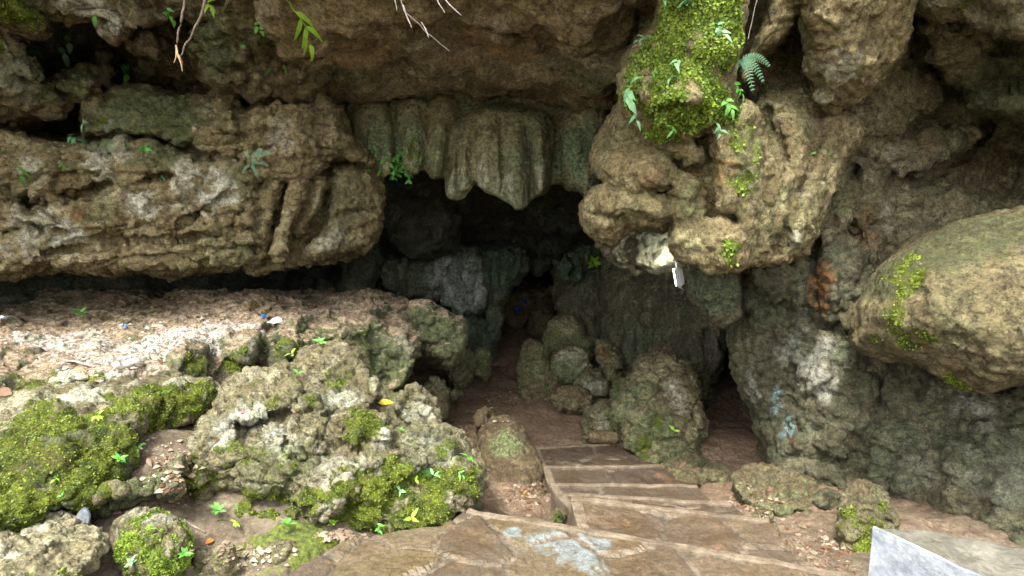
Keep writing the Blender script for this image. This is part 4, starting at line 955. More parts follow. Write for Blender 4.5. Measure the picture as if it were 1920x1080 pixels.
small('flat muddy rock sunk in the path below the inner cluster', [(1038, 745), (1060, 726), (1095, 732), (1118, 756), (1104, 778), (1066, 784), (1042, 768)], 7.2, mat='muddy', seed=28., thick=.4, rim=.12)
small('blocky green tinged rock at the far end of the top stair edge', [(1096, 792), (1106, 768), (1130, 756), (1165, 762), (1192, 782), (1196, 806), (1176, 822), (1130, 824), (1104, 816)], [(1110, 780, 6.6), (1150, 800, 6.3), (1185, 800, 6.4)], seed=29., thick=.5, rim=.14, moss=[(1160, 782, .16, .7)], pale=[(1130, 785, .12, .6)])
small('low brown stone at the end of the lowest stair tread', [(1090, 828), (1110, 812), (1150, 812), (1170, 832), (1130, 840)], 6.0, mat='muddy', seed=30., thick=.3, rim=.1)
small('tapering mud stained rock standing left of the stairs', [(898, 850), (905, 815), (925, 790), (950, 784), (976, 800), (992, 832), (1006, 872), (1016, 930), (1022, 985), (980, 1000), (930, 985), (905, 920)], [(940, 800, 5.3), (1000, 900, 4.75), (960, 940, 4.5), (910, 880, 4.95)], mat='muddy', seed=31., thick=.9, rim=.2, facet=.015, algae=[(945, 815, .2, .8)], rx=3)
small('small knob of rock behind the tapering rock on the path', [(893, 800), (898, 774), (912, 762), (926, 770), (930, 792), (920, 812), (900, 815)], 5.9, mat='muddy', seed=32., thick=.35, rim=.12)
small('square edged block at the left side of the path', [(886, 670), (900, 656), (920, 660), (922, 700), (912, 710), (888, 706)], 8.4, seed=33., thick=.5, rim=.06, algae=[(905, 680, .3, .9)])
small('dark rock beside the square block under the ledge end', [(838, 690), (856, 662), (884, 656), (890, 690), (884, 712), (850, 722)], 8.2, seed=34., thick=.6)
small('smooth grey rock in the hollow under the ledge', [(790, 740), (800, 714), (820, 708), (838, 740), (845, 775), (825, 790), (800, 780)], 6.4, seed=35., thick=.5)
small('round stone on the dark path edge under the ledge', [(832, 738), (840, 722), (856, 722), (862, 738), (852, 752), (838, 752)], 7.2, seed=36., thick=.3, rim=.1)
small('broad brown rock under the right wall beside the stairs', [(1378, 908), (1392, 884), (1430, 872), (1475, 884), (1515, 904), (1526, 930), (1522, 962), (1470, 968), (1420, 950), (1392, 930)], [(1390, 900, 4.75), (1450, 890, 4.7), (1450, 950, 4.3), (1510, 930, 4.4)], seed=37., thick=.7, moss=[(1410, 925, .12, .6)], algae=[(1480, 930, .2, .6)], group='rocks beside the stairs')
small('dark squat rock between the brown rock and the mossy upright', [(1522, 935), (1535, 918), (1562, 920), (1582, 940), (1578, 968), (1545, 975), (1525, 962)], 4.25, mat='wall', seed=38., thick=.4, group='rocks beside the stairs')
small('upright pointed rock half covered in moss near the concrete wall', [(1572, 1010), (1580, 970), (1590, 935), (1610, 918), (1636, 924), (1652, 950), (1674, 985), (1668, 1030), (1650, 1060), (1600, 1060), (1576, 1040)], [(1610, 930, 3.75), (1620, 1000, 3.5), (1650, 990, 3.6)], seed=39., thick=.5, rim=.12, vox=.013, moss=[(1640, 1000, .2, 1.1), (1600, 960, .12, .8)], moss_n=4000, moss_size=.009, group='rocks beside the stairs', facet=.03)
small('small leaning stone with green edge beside the flagstone tread', [(1414, 975), (1424, 962), (1440, 968), (1452, 995), (1450, 1010), (1430, 1000)], 3.75, seed=40., thick=.2, rim=.06, vox=.012, moss=[(1435, 985, .1, 1.1)], group='rocks beside the stairs')
small('muddy rock beside the lowest treads under the craggy rock', [(1235, 900), (1250, 870), (1290, 880), (1330, 905), (1345, 935), (1300, 925), (1260, 915)], 5.2, mat='muddy', seed=41., thick=.5, rim=.1, group='rocks beside the stairs')
small('grey stone at the mouth of the dark crevice', [(1312, 905), (1325, 885), (1350, 880), (1372, 896), (1372, 915), (1340, 918)], 5.2, seed=42., thick=.4, rim=.1, group='rocks beside the stairs')
small('faint rock inside the dark crevice', [(1302, 850), (1320, 820), (1345, 822), (1355, 850), (1345, 880), (1310, 880)], 6.6, mat='muddy', seed=43., thick=.4, group='rocks beside the stairs')
small('greenish rock corner poking out left of the flagstone tread', [(1035, 985), (1045, 965), (1066, 960), (1074, 985), (1060, 1005), (1040, 1005)], 3.35, seed=44., thick=.25, rim=.06, vox=.012, moss=[(1055, 965, .1, .8)], group='rocks beside the stairs')
small('low flat stone beside the mossy boulder on the slope', [(180, 935), (240, 905), (300, 880), (345, 895), (330, 925), (260, 945), (200, 965)], 2.65, mat='boulder', seed=45., thick=.3, rim=.06, vox=.011, group='stones on the left slope', facet=.025, fcf=7, algae=[(260, 915, .2, .8)])
small('tan stone half buried between the two big boulders', [(318, 872), (345, 850), (352, 880), (346, 930), (322, 935), (310, 905)], 2.8, mat='boulder', seed=46., thick=.25, rim=.06, vox=.011, group='stones on the left slope')
small('pale boulder chip lying on the dirt ledge', [(108, 706), (150, 694), (178, 700), (165, 716), (120, 722)], 3.7, mat='whiterock', seed=47., thick=.2, rim=.04, vox=.011, group='stones on the left slope')

small('flat tan stone set in the soil in front of the rugged boulder', [(432, 1046), (480, 1030), (545, 1036), (566, 1062), (520, 1090), (450, 1084)], 2.62, mat='boulder', seed=48., thick=.25, rim=.07, vox=.011, group='stones on the left slope', facet=.02, fcf=8)
small('grey stone between the mossy dome and the rugged boulder foot', [(366, 1040), (392, 1022), (426, 1034), (434, 1066), (400, 1086), (370, 1074)], 2.5, mat='boulder', seed=49., thick=.25, rim=.07, vox=.011, group='stones on the left slope', moss=[(400, 1040, .08, .9)])
small('mossy edged stone on the slope above the mossy dome', [(150, 930), (196, 908), (232, 900), (240, 925), (200, 948), (165, 956)], 2.55, mat='boulder', seed=50., thick=.25, rim=.06, vox=.011, group='stones on the left slope', moss=[(190, 930, .1, .9)])
small('rough stone beside the paving at the foot of the rugged boulder', [(572, 1010), (610, 1000), (640, 1008), (636, 1032), (600, 1040), (574, 1032)], 2.75, mat='boulder', seed=51., thick=.2, rim=.05, vox=.011, group='stones on the left slope', moss=[(605, 1010, .1, 1.1)])
# ------------------------------------------------------------------ ground, one sheet out to the horizon
GC = [(560, 1070, .0), (420, 1040, .02), (350, 1060, .05), (470, 1060, .0), (380, 930, .12), (330, 860, .3), (290, 810, .42), (200, 930, .22), (150, 1000, .1), (60, 1060, .05), (250, 860, .33), (640, 1040, -.03),
      (940, 700, -1.05), (940, 640, -1.0), (1000, 790, -1.0), (900, 820, -1.0), (880, 760, -1.02), (870, 720, -1.05), (960, 870, -.95), (950, 950, -.62), (900, 940, -.55), (1020, 980, -.5), (1060, 1010, -.42),
      (1345, 940, -.80), (1400, 965, -.66), (1470, 1000, -.58), (1540, 1060, -.45), (1600, 1070, -.42), (1370, 870, -.95), (1250, 890, -.9), (1300, 925, -.90), (1650, 1000, -.55), (1900, 1000, -.55), (1100, 760, -1.0), (1200, 860, -1.), (800, 780, -1.05), (750, 760, -1.0)]
gx, gy, gz = [], [], []
for (a, b, z) in GC:
    w = PZ(a, b, z); gx.append(w[0]); gy.append(w[1]); gz.append(z)
for (x, y, z) in [(-1, 1, -.06), (1, 1, -.06), (0, 1.8, -.08), (0, 2.4, -.1), (.8, 2.2, -.1), (1.3, 2., -.3), (2.5, 2.5, -.5), (2.5, 1.2, -.35), (-3, 3, .3), (-3, 5, .3), (-2, 1., 0), (0, -2, -.06), (-3, -2, 0), (3, -2, -.1), (-2, 6, -.4), (0, 12, -1.), (0.6, 15, -.9), (3, 7, -1), (-3, 9, -1.1), (4, 4, -.6), (0, 3.1, -.45), (.4, 3.3, -.5), (.8, 3.2, -.5), (.5, 4, -.8), (.5, 5, -1.0), (1.2, 3.3, -.5)]:
    gx.append(x); gy.append(y); gz.append(z)
gx, gy, gz = map(np.array, (gx, gy, gz))
fx = np.arange(-4.2, 4.4, .03); fy = np.arange(1.2, 12.5, .03)
fy = np.concatenate([np.arange(1.2, 6, .025), np.arange(6, 16, .06)])
far = np.array([6, 9, 14, 24, 45, 90, 200, 500.])
xs = np.concatenate([-far[::-1], fx, far]); ys = np.concatenate([-far[::-1], [-4, -2.5, -1, 0, .6], fy, 16 + far])
GX, GY = np.meshgrid(xs, ys, indexing='ij')
num = 0; den = 0
for x, y, z in zip(gx, gy, gz):
    wgt = 1. / ((GX - x) ** 2 + (GY - y) ** 2 + .012) ** 1.6
    num = num + wgt * z; den = den + wgt
GZ = num / den
fade = sstep(5, 9, np.abs(GX)) + sstep(0, 4, -GY)
GZ = GZ * (1 - np.clip(fade, 0, 1)) - .06 * np.clip(fade, 0, 1)
pp = np.stack([GX.ravel(), GY.ravel(), np.zeros(GX.size)], 1)
near = ((np.abs(GX) < 4.2) & (GY > 1.2)).ravel()
f1, f2, cid, vec = worley(pp * 13.)
lump = np.clip(.5 - f1, 0, 1) * (((cid >> 3) & 127) / 127.) ** 2
gzv = GZ.ravel() + near * (.045 * fbm(pp * 2.2, 4, .55) + .014 * fbm(pp * 11, 4, .6) + .09 * lump)
# the ground stays under the paving
E0, E1 = PZ(880, 957, 0), PZ(1580, 1075, 0)
ed = (E1 - E0)[:2]; ed = ed / np.linalg.norm(ed); en = np.array([-ed[1], ed[0]])
side = (pp[:, :2] - E0[:2]) @ en
left = PZ(600, 1080, 0)[0]
PLAT = np.array([PZ(872, 958, 0)[:2], PZ(1640, 1085, 0)[:2], [2.2, .9], [-.9, .9], PZ(480, 1120, 0)[:2], PZ(560, 1062, 0)[:2], PZ(640, 1014, 0)[:2], PZ(740, 996, 0)[:2], PZ(830, 985, 0)[:2]])
ins = poly_sd(PLAT, pp[:, 0][None], pp[:, 1][None])[0]
gzv = np.where(ins < .02, np.minimum(gzv, -.075), gzv)
gv = np.stack([GX.ravel(), GY.ravel(), gzv], 1)
ni, nj = GX.shape
idx = np.arange(ni * nj).reshape(ni, nj)
gq = np.stack([idx[:-1, :-1], idx[1:, :-1], idx[1:, 1:], idx[:-1, 1:]], -1).reshape(-1, 4)
gmoss = np.zeros(len(gv))
for (a, b, r, k) in [(600, 1040, .2, .8), (430, 1030, .2, .6), (560, 1000, .2, .8), (240, 890, .15, .6), (330, 1000, .12, .6), (500, 1050, .15, .5)]:
    c = PZ(a, b, .05)
    gmoss = np.maximum(gmoss, k * (1 - sstep(.5, 1., np.linalg.norm(gv - c, axis=1) / r + .5 * fbm(gv * 6, 3))))
ground = link('ground', make_mesh('ground', gv, gq, M['soil'], {'moss': gmoss}))
tag(ground, kind='structure')
tri = np.concatenate([gq[:, [0, 1, 2]], gq[:, [0, 2, 3]]])
BVH['ground'] = BVHTree.FromPolygons(gv.tolist(), tri.tolist())

#%%BUILT
# ------------------------------------------------------------------ paving, stairs, concrete wall
import bmesh
def prism(name, poly, ztop, h, mat, parent=None, origin=(0, 0, 0), bevel=.012, wob=.004, attrs=None, flag=0., edge=.09):
    """a slab with an uneven worn top: polygon in world xy, top at ztop"""
    bm = bmesh.new()
    vs = [bm.verts.new((x, y, ztop)) for x, y in poly]
    f = bm.faces.new(vs)
    if f.normal.z < 0: f.normal_flip()
    r = bmesh.ops.extrude_face_region(bm, geom=[f])
    for v in [g for g in r['geom'] if isinstance(g, bmesh.types.BMVert)]:
        v.co.z -= h
    bmesh.ops.recalc_face_normals(bm, faces=bm.faces)
    if bevel:
        bmesh.ops.bevel(bm, geom=[e for e in bm.edges], offset=bevel, segments=2, affect='EDGES', profile=.6)
    if not flag:
        bmesh.ops.triangulate(bm, faces=bm.faces)
    if flag:
        pc_ = np.array([v.co[:] for v in bm.verts])
        for ax in (0, 1):
            for c_ in np.arange(pc_[:, ax].min() + edge * .5, pc_[:, ax].max(), edge):
                no = (1, 0, 0) if ax == 0 else (0, 1, 0)
                bmesh.ops.bisect_plane(bm, geom=bm.verts[:] + bm.edges[:] + bm.faces[:], plane_co=(c_, c_, 0), plane_no=no, dist=1e-5)
    for _ in range(0 if flag else 9):
        es = [e for e in bm.edges if e.calc_length() > edge]
        if not es: break
        bmesh.ops.subdivide_edges(bm, edges=es, cuts=1)
        bmesh.ops.triangulate(bm, faces=bm.faces)
    co = np.array([v.co[:] for v in bm.verts])
    dz = wob * (fbm(co * 4, 3) * 1.5 + fbm(co * 13, 2))
    dx = wob * fbm(co * 5 + 30, 3) * 1.2
    fa = {}
    if flag:
        q = np.stack([co[:, 0], co[:, 1] * 1.12, np.zeros(len(co))], 1)
        q = (q + .10 * np.stack([fbm(q * 2.4, 3), fbm(q * 2.4 + 40, 3), np.zeros(len(co))], 1)) * flag
        q[:, 2] = .5 + 7 * flag
        # jittered cells in the plane only
        I = np.floor(q[:, :2]).astype(np.int64); f1 = np.full(len(q), 9e9); f2 = f1.copy(); cid = np.zeros(len(q), np.int64); vx = np.zeros((len(q), 2))
        for a in (-1, 0, 1):
            for b in (-1, 0, 1):
                J = I + np.array([a, b]); hh = _h(J[:, 0] + 11, J[:, 1] - 5, J[:, 0] * 0 + 3)
                dv = q[:, :2] - J - np.stack([.12 + .76 * (hh & 1023) / 1023., .12 + .76 * ((hh >> 10) & 1023) / 1023.], 1)
                dd = (dv ** 2).sum(1); nb = dd < f1
                f2 = np.where(nb, f1, np.minimum(f2, dd)); f1 = np.where(nb, dd, f1); cid = np.where(nb, hh, cid); vx = np.where(nb[:, None], dv, vx)
        ed_ = (np.sqrt(f2) - np.sqrt(f1)) / flag
        topm = co[:, 2] > ztop - .03
        gap = 1 - sstep(.014, .046, ed_)
        rr = ((cid >> 4) & 255) / 255.
        dz = dz + topm * ((1 - gap) * (.010 * (rr - .3) + .012 * (vx[:, 0] * (rr - .5) + vx[:, 1] * (((cid >> 12) & 255) / 255. - .5))) - .010 * gap)
        fa = {'mortar': gap, 'cell_a': rr, 'cell_b': ((cid >> 9) & 255) / 255.}
    for v, a, b in zip(bm.verts, dz, dx):
        v.co.z += a; v.co.x += b; v.co.y += b
        v.co -= Vector(origin)
    me = bpy.data.meshes.new(name)
    bm.to_mesh(me); bm.free()
    me.materials.append(mat)
    for p in me.polygons: p.use_smooth = False
    for an, av in fa.items():
        at = me.attributes.new(an, 'FLOAT', 'POINT'); at.data.foreach_set('value', np.ascontiguousarray(av, np.float32))
    if attrs:
        cw = np.array([v.co[:] for v in me.vertices]) + np.array(origin)
        for an, fnc in attrs.items():
            at = me.attributes.new(an, 'FLOAT', 'POINT'); at.data.foreach_set('value', fnc(cw).astype(np.float32))
    return link(name, me, parent)

def teal(c):
    w = np.zeros(len(c))
    for (a, b, r) in [(1080, 1030, .16), (1040, 1020, .13), (960, 1000, .05), (1110, 1020, .10)]:
        w = np.maximum(w, 1 - sstep(.6, 1.1, np.linalg.norm(c - PZ(a, b, 0), axis=1) / r + .6 * fbm(c * 9, 3)))
    return w

pav = prism('pavement', [tuple(p) for p in PLAT], 0., .22, M['flag'], bevel=.01, wob=.006, flag=2.5, edge=.018, attrs={'teal': teal})
tag(pav, kind='structure')
def strip(a, b, w, z0=0.):
    a = np.array(a[:2]); b = np.array(b[:2]); t = b - a; t /= np.linalg.norm(t); n = np.array([-t[1], t[0]])
    return [tuple(a), tuple(b), tuple(b - n * w), tuple(a - n * w)]
ns = prism('edge_course', strip(E0 + np.array([0, .004, 0]), E1 + np.array([0, .004, 0]), .045), .012, .06, M['nosing'], pav, bevel=.008, wob=.006)

st_o = PZ(1150, 900, -.9)
stairs = bpy.data.objects.new('stone_stairs', None); COL.objects.link(stairs); stairs.location = st_o
tag(stairs, 'worn stone stairs fanning down into the cave with pale nosings', 'stairs')
TR = [  # far left, far right, near right, near left in the photograph; height; material
    ((1072, 937), (1442, 979), (1522, 1080), (1092, 1020), -.18, 'flag_step', 'nosing'),
    ((1048, 928), (1372, 948), (1412, 980), (1078, 975), -.34, 'flag_dark', 'nosing_dark'),
    ((1032, 911), (1308, 914), (1348, 950), (1060, 955), -.50, 'flag_dark', 'nosing_dark'),
    ((1018, 878), (1240, 875), (1312, 922), (1040, 935), -.67, 'flag_dark', 'nosing_dark'),
    ((1002, 842), (1172, 832), (1246, 884), (1024, 905), -.86, 'flag_dark', 'nosing_dark')]
for (fl, fr, nr, nl, z, mt, nm) in TR:
    A_, B_, C_, D_ = (PZ(*q, z) for q in (fl, fr, nr, nl))
    t = prism('tread', [tuple(q[:2]) for q in (A_, B_, C_, D_)], z, .32, M[mt], stairs, st_o, wob=.010, bevel=.014, flag=2.5 if mt == 'flag_step' else 1.3, edge=.025 if mt == 'flag_step' else .04)
    prism('nosing', strip(A_ + np.array([0, .012, 0]), B_ + np.array([0, .012, 0]), .042), z + .020, .06, M[nm], t, st_o, wob=.005, bevel=.008)
    prism('curb', strip(D_ + np.array([-.008, 0, 0]), A_ + np.array([-.008, -.02, 0]), .07), z + .010, .34, M[nm], t, st_o, wob=.008, bevel=.012)

# concrete parapet block, whitewashed on its near face
Z_ = .45
a0, b0, c0 = PZ(1640, 985, Z_), PZ(1920, 1021, Z_), PZ(1862, 1086, Z_)
ub = (b0 - a0); uc = (c0 - a0)
pb = a0 + ub * 2.6; pc = a0 + uc * 2.4
orgp = np.array([a0[0] + .4, a0[1] - .2, -.5])
par = prism('concrete_parapet', [tuple(a0[:2]), tuple(pc[:2]), tuple((pc + ub * 2.6)[:2]), tuple(pb[:2])], Z_, 1.1, M['concrete'], None, orgp, bevel=.014, wob=.011, edge=.03)
par.location = orgp
tag(par, 'grey concrete parapet with whitewashed side in the bottom right corner', 'parapet')
t2 = (uc / np.linalg.norm(uc))[:2]; n2 = np.array([t2[1], -t2[0]])
if n2[0] > 0: n2 = -n2
q0 = a0[:2] + n2 * .004; q1 = pc[:2] + n2 * .004
prism('whitewash_coat', [tuple(q0), tuple(q1), tuple(q1 + n2 * .012), tuple(q0 + n2 * .012)], Z_ + .001, 1.0, M['whitewash'], par, orgp, bevel=.003, wob=.006, edge=.03)

# ------------------------------------------------------------------ floodlight fixed under the pillar
def box(bm, c, s, rot=None):
    r = bmesh.ops.create_cube(bm, size=1.0)
    mt = Matrix.Translation(c) @ (rot or Matrix.Identity(4)) @ Matrix.Diagonal((s[0], s[1], s[2], 1))
    bmesh.ops.transform(bm, matrix=mt, verts=r['verts'])
    return r['verts']
def bm_obj(name, bm, mat, parent=None, bev=0.):
    if bev: bmesh.ops.bevel(bm, geom=list(bm.edges), offset=bev, segments=2, affect='EDGES')
    me = bpy.data.meshes.new(name); bm.to_mesh(me); bm.free(); me.materials.append(mat)
    return link(name, me, parent)
hl = hit(1238, 492, 'inner_wall') or (P(1238, 492, 5.2), np.array([0, -1, 0.]))
dl = np.dot(hl[0] - CAM, FW)
lp = P(1272, 519, dl - .12)
lamp = bpy.data.objects.new('floodlight', None); COL.objects.link(lamp)
lamp.location = lp
lamp.rotation_euler = (math.radians(8), math.radians(-12), math.radians(-14))
tag(lamp, 'small lit white floodlight shining onto the rock under the pillar', 'floodlight')
bm = bmesh.new(); box(bm, (0, 0, 0), (.06, .10, .155)); bm_obj('housing', bm, M['housing'], lamp, .008)
bm = bmesh.new()
for k in range(5): box(bm, (.036, -.036 + k * .018, 0), (.012, .005, .13))
bm_obj('heat_sink', bm, M['housing'], lamp)
em = bpy.data.materials.new('lit_glass'); em.use_nodes = True
eb = em.node_tree.nodes['Principled BSDF']
eb.inputs['Emission Color'].default_value = (.95, 1, .95, 1); eb.inputs['Emission Strength'].default_value = 9
bm = bmesh.new(); box(bm, (-.032, 0, 0), (.006, .086, .14)); bm_obj('lamp_glass', bm, em, lamp, .002)
bm = bmesh.new(); box(bm, (.0, 0, .11), (.012, .03, .09)); box(bm, (0, 0, .155), (.05, .06, .012)); bm_obj('bracket', bm, M['steel'], lamp)
bm = bmesh.new(); box(bm, (0, 0, -.092), (.03, .03, .03)); bm_obj('cable_gland', bm, M['steel'], lamp, .006)
ld = bpy.data.lights.new('floodlight_beam', 'SPOT'); ld.energy = 8; ld.spot_size = math.radians(150); ld.spot_blend = .8; ld.shadow_soft_size = .03; ld.color = (.97, 1, .93)
lb = bpy.data.objects.new('floodlight_beam', ld); COL.objects.link(lb)
lb.location = P(1258, 508, dl - .15)
lb.rotation_euler = (-(Vector(P(1236, 484, dl + .02)) - lb.location)).to_track_quat('Z', 'Y').to_euler()

#%%PLANTS
# ------------------------------------------------------------------ plants
def leaf_pts(L, Wd, droop=.25, fold=.15, seg=5, tipk=1.0):
    """an ovate leaf along +X, midrib slightly sunk, drooping to -Z"""
    v, f = [], []
    for i in range(seg + 1):
        t = i / seg
        w = Wd * math.sin(math.pi * min(1, t ** .8)) ** .9 * (1 - .25 * t) if 0 < i < seg else 0.0
        x = L * t; z = -droop * L * t * t
        v += [(x, w * .5, z + fold * w * .5), (x, 0, z), (x, -w * .5, z + fold * w * .5)]
    for i in range(seg):
        a = 3 * i
        f += [(a, a + 1, a + 4, a + 3), (a + 1, a + 2, a + 5, a + 4)]
    return np.array(v), f
def mesh_pf(name, v, f, mat, parent=None, rnd=.5):
    me = bpy.data.meshes.new(name); me.from_pydata([tuple(x) for x in v], [], f); me.update()
    me.materials.append(mat)
    at = me.attributes.new('rnd', 'FLOAT', 'POINT'); at.data.foreach_set('value', np.full(len(me.vertices), rnd, np.float32))
    for p in me.polygons: p.use_smooth = True
    return link(name, me, parent)
def tube(pts, rad, n=6):
    pts = np.asarray(pts, float); v, f = [], []
    rad = np.broadcast_to(rad, (len(pts),)) if not np.isscalar(rad) else np.full(len(pts), rad)
    for i, p in enumerate(pts):
        t = pts[min(i + 1, len(pts) - 1)] - pts[max(i - 1, 0)]; t = t / (np.linalg.norm(t) + 1e-9)
        a = np.cross(t, [0, 0, 1.]) if abs(t[2]) < .9 else np.cross(t, [1., 0, 0]); a /= np.linalg.norm(a); b = np.cross(t, a)
        for k in range(n):
            th = 2 * math.pi * k / n
            v.append(p + rad[i] * (a * math.cos(th) + b * math.sin(th)))
    for i in range(len(pts) - 1):
        for k in range(n):
            f.append((i * n + k, i * n + (k + 1) % n, (i + 1) * n + (k + 1) % n, (i + 1) * n + k))
    f.append(tuple(range(n))[::-1]); f.append(tuple(range((len(pts) - 1) * n, len(pts) * n)))
    return np.array(v), f
def rotm(x_axis, up):
    x = np.array(x_axis, float); x /= np.linalg.norm(x); z = np.array(up, float); z = z - x * np.dot(x, z); z /= np.linalg.norm(z) + 1e-9
    return np.stack([x, np.cross(z, x), z], 1)

def plant(label, px, py, size, n=5, mat='leaf', up=.6, group=None, name='seedling', aspect=.5, only=None, wide=1.0, droop=.35, cat='seedling'):
    """a small plant: a short stem and n separate leaves; size = leaf length in photograph pixels"""
    h = hit(px, py, only)
    if h is None: return
    pos, nrm = h
    d = np.dot(pos - CAM, FW)
    L = size * d / FPX
    rt = bpy.data.objects.new(name, None); COL.objects.link(rt); rt.location = pos
    tag(rt, label, cat, group)
    ax = nrm * (1 - up) + np.array([0, 0, 1.]) * up; ax /= np.linalg.norm(ax)
    hgt = L * .8
    rng = np.random.default_rng(int(px * 7 + py))
    tip = ax * hgt + nrm * L * .2
    v, f = tube([-nrm * .015, ax * hgt * .5 + nrm * L * .1, tip], [L * .03, L * .025, L * .015], 5)
    mesh_pf('stem', v, f, M[mat], rt, .1)
    if name == 'sprig' or up < .35:
        side = np.cross(nrm, [0, 0, 1.]); side = side / (np.linalg.norm(side) + 1e-9) * (1 if rng.random() < .5 else -1)
        tp = [-nrm * .01]
        for t_ in np.linspace(.15, 1, 7):
            tp.append((nrm * 1.3 + side * (.5 + .5 * rng.random()) + np.array([0, 0, 1.]) * (.9 * up + .5)) * L * t_ - np.array([0, 0, 1.]) * L * 1.5 * t_ * t_ * (1 - .6 * max(0, up)))
        tp = np.array(tp)
        v, f = tube(tp, np.linspace(L * .03, L * .012, len(tp)), 5)
        bpy.data.objects.remove(rt.children[0]); mesh_pf('stem', v, f, M[mat], rt, .1)
        for i in range(n):
            k = .3 + .7 * (i + 1) / n
            b_ = tp[int(round(k * 7))]
            sg = 1 if i % 2 else -1
            tdir = tp[int(round(k * 7))] - tp[int(round(k * 7)) - 1]; tdir = tdir / (np.linalg.norm(tdir) + 1e-9)
            out = np.cross(tdir, nrm) * sg * (1.0 if i < n - 1 else .1) + tdir * .7 + rng.normal(size=3) * .15 + nrm * .2
            lv, lf = leaf_pts(L * (.6 + .5 * rng.random()), L * aspect * (.85 + .3 * rng.random()), droop)
            mesh_pf('leaf', lv @ rotm(out, nrm + np.array([0, 0, .8])).T + b_, lf, M[mat], rt, float(rng.random()))
        return rt
    a0 = rng.random() * 6.28
    ref = np.cross(ax, [0.3, 1, .2]); ref /= np.linalg.norm(ref); r2 = np.cross(ax, ref)
    for i in range(n):
        th = a0 + i * 2.4 + rng.normal() * .25
        out = (ref * math.cos(th) + r2 * math.sin(th)) * wide + ax * (.25 + .5 * rng.random()) + nrm * .35
        lv, lf = leaf_pts(L * (.75 + .45 * rng.random()), L * aspect * (.85 + .3 * rng.random()), droop)
        R = rotm(out, ax + nrm * .7)
        base = tip * (.55 + .45 * (i + 1) / n)
        mesh_pf('leaf', lv @ R.T + base, lf, M[mat], rt, float(rng.random()))
    return rt

def fern(label, px, py, fronds, mat='fern', group=None, only=None, dist=None):
    """fronds: list of (dx, dy) photograph offsets from the root to each tip, arching"""
    h = hit(px, py, only) if dist is None else (P(px, py, dist), np.array([.5, -.8, 0.]))
    if h is None: return
    pos, nrm = h
    d = np.dot(pos - CAM, FW)
    rt = bpy.data.objects.new('fern', None); COL.objects.link(rt); rt.location = pos
    tag(rt, label, 'fern', group)
    tocam = CAM - pos; tocam /= np.linalg.norm(tocam)
    for (dx, dy) in fronds:
        end = (dx * RX - dy * UP) * d / FPX
        L = np.linalg.norm(end)
        pts = [-nrm * .01]
        for t in np.linspace(.1, 1, 14):
            pts.append(end * t + tocam * L * (.55 * t - .35 * t * t) + np.array([0, 0, 1]) * L * .35 * math.sin(math.pi * t) * .6)
        pts = np.array(pts)
        v, f = tube(pts, np.linspace(L * .014, L * .004, len(pts)), 4)
        V = [v]; Fs = list(f); off = len(v)
        for i in range(2, len(pts)):
            t = pts[i] - pts[i - 1]; t /= np.linalg.norm(t)
            s = np.cross(tocam, t); s /= np.linalg.norm(s) + 1e-9
            for q in (0.,):
                b = pts[i - 1] * (1 - q) + pts[i] * q
                k = (i + q - 1) / len(pts)
                w = L * .13 * math.sin(math.pi * min(1, .15 + k * .85)) ** .8 + L * .01
                for sg in (-1, 1):
                    lv, lf = leaf_pts(w, L * .036, .2, .1, 3)
                    R = rotm(s * sg + t * .45, tocam)
                    V.append(lv @ R.T + b); Fs += [tuple(x + off for x in g) for g in lf]; off += len(lv)
        mesh_pf('frond', np.concatenate(V), Fs, M[mat], rt, random.random())
    return rt

fern('pale green fern arching right from the side of the mossy pillar', 1388, 112, [(24, 62), (56, 14), (-10, 30), (44, 44)], dist=3.62)
fern('blue green fern on the ochre overhang in front of the drip lobes', 470, 310, [(40, -22), (-12, -26), (34, 2), (-16, 18), (14, 26), (22, -30)])
fern('fern with long drooping fronds on the brow rock', 530, 122, [(-46, 6), (-40, -8), (-36, 22), (8, 20)], mat='leaf')
fern('flat fern growing in the long crack of the overhang', 252, 278, [(-34, -4), (-28, 6)], mat='leaf')
fern('small fern low on the right face of the rugged boulder', 815, 885, [(-38, 10), (-30, 22), (-16, 20)], mat='leaf')
fern('small dark fern on the left shoulder of the mossy pillar', 1210, 52, [(-10, -6), (12, -6), (2, -12)])

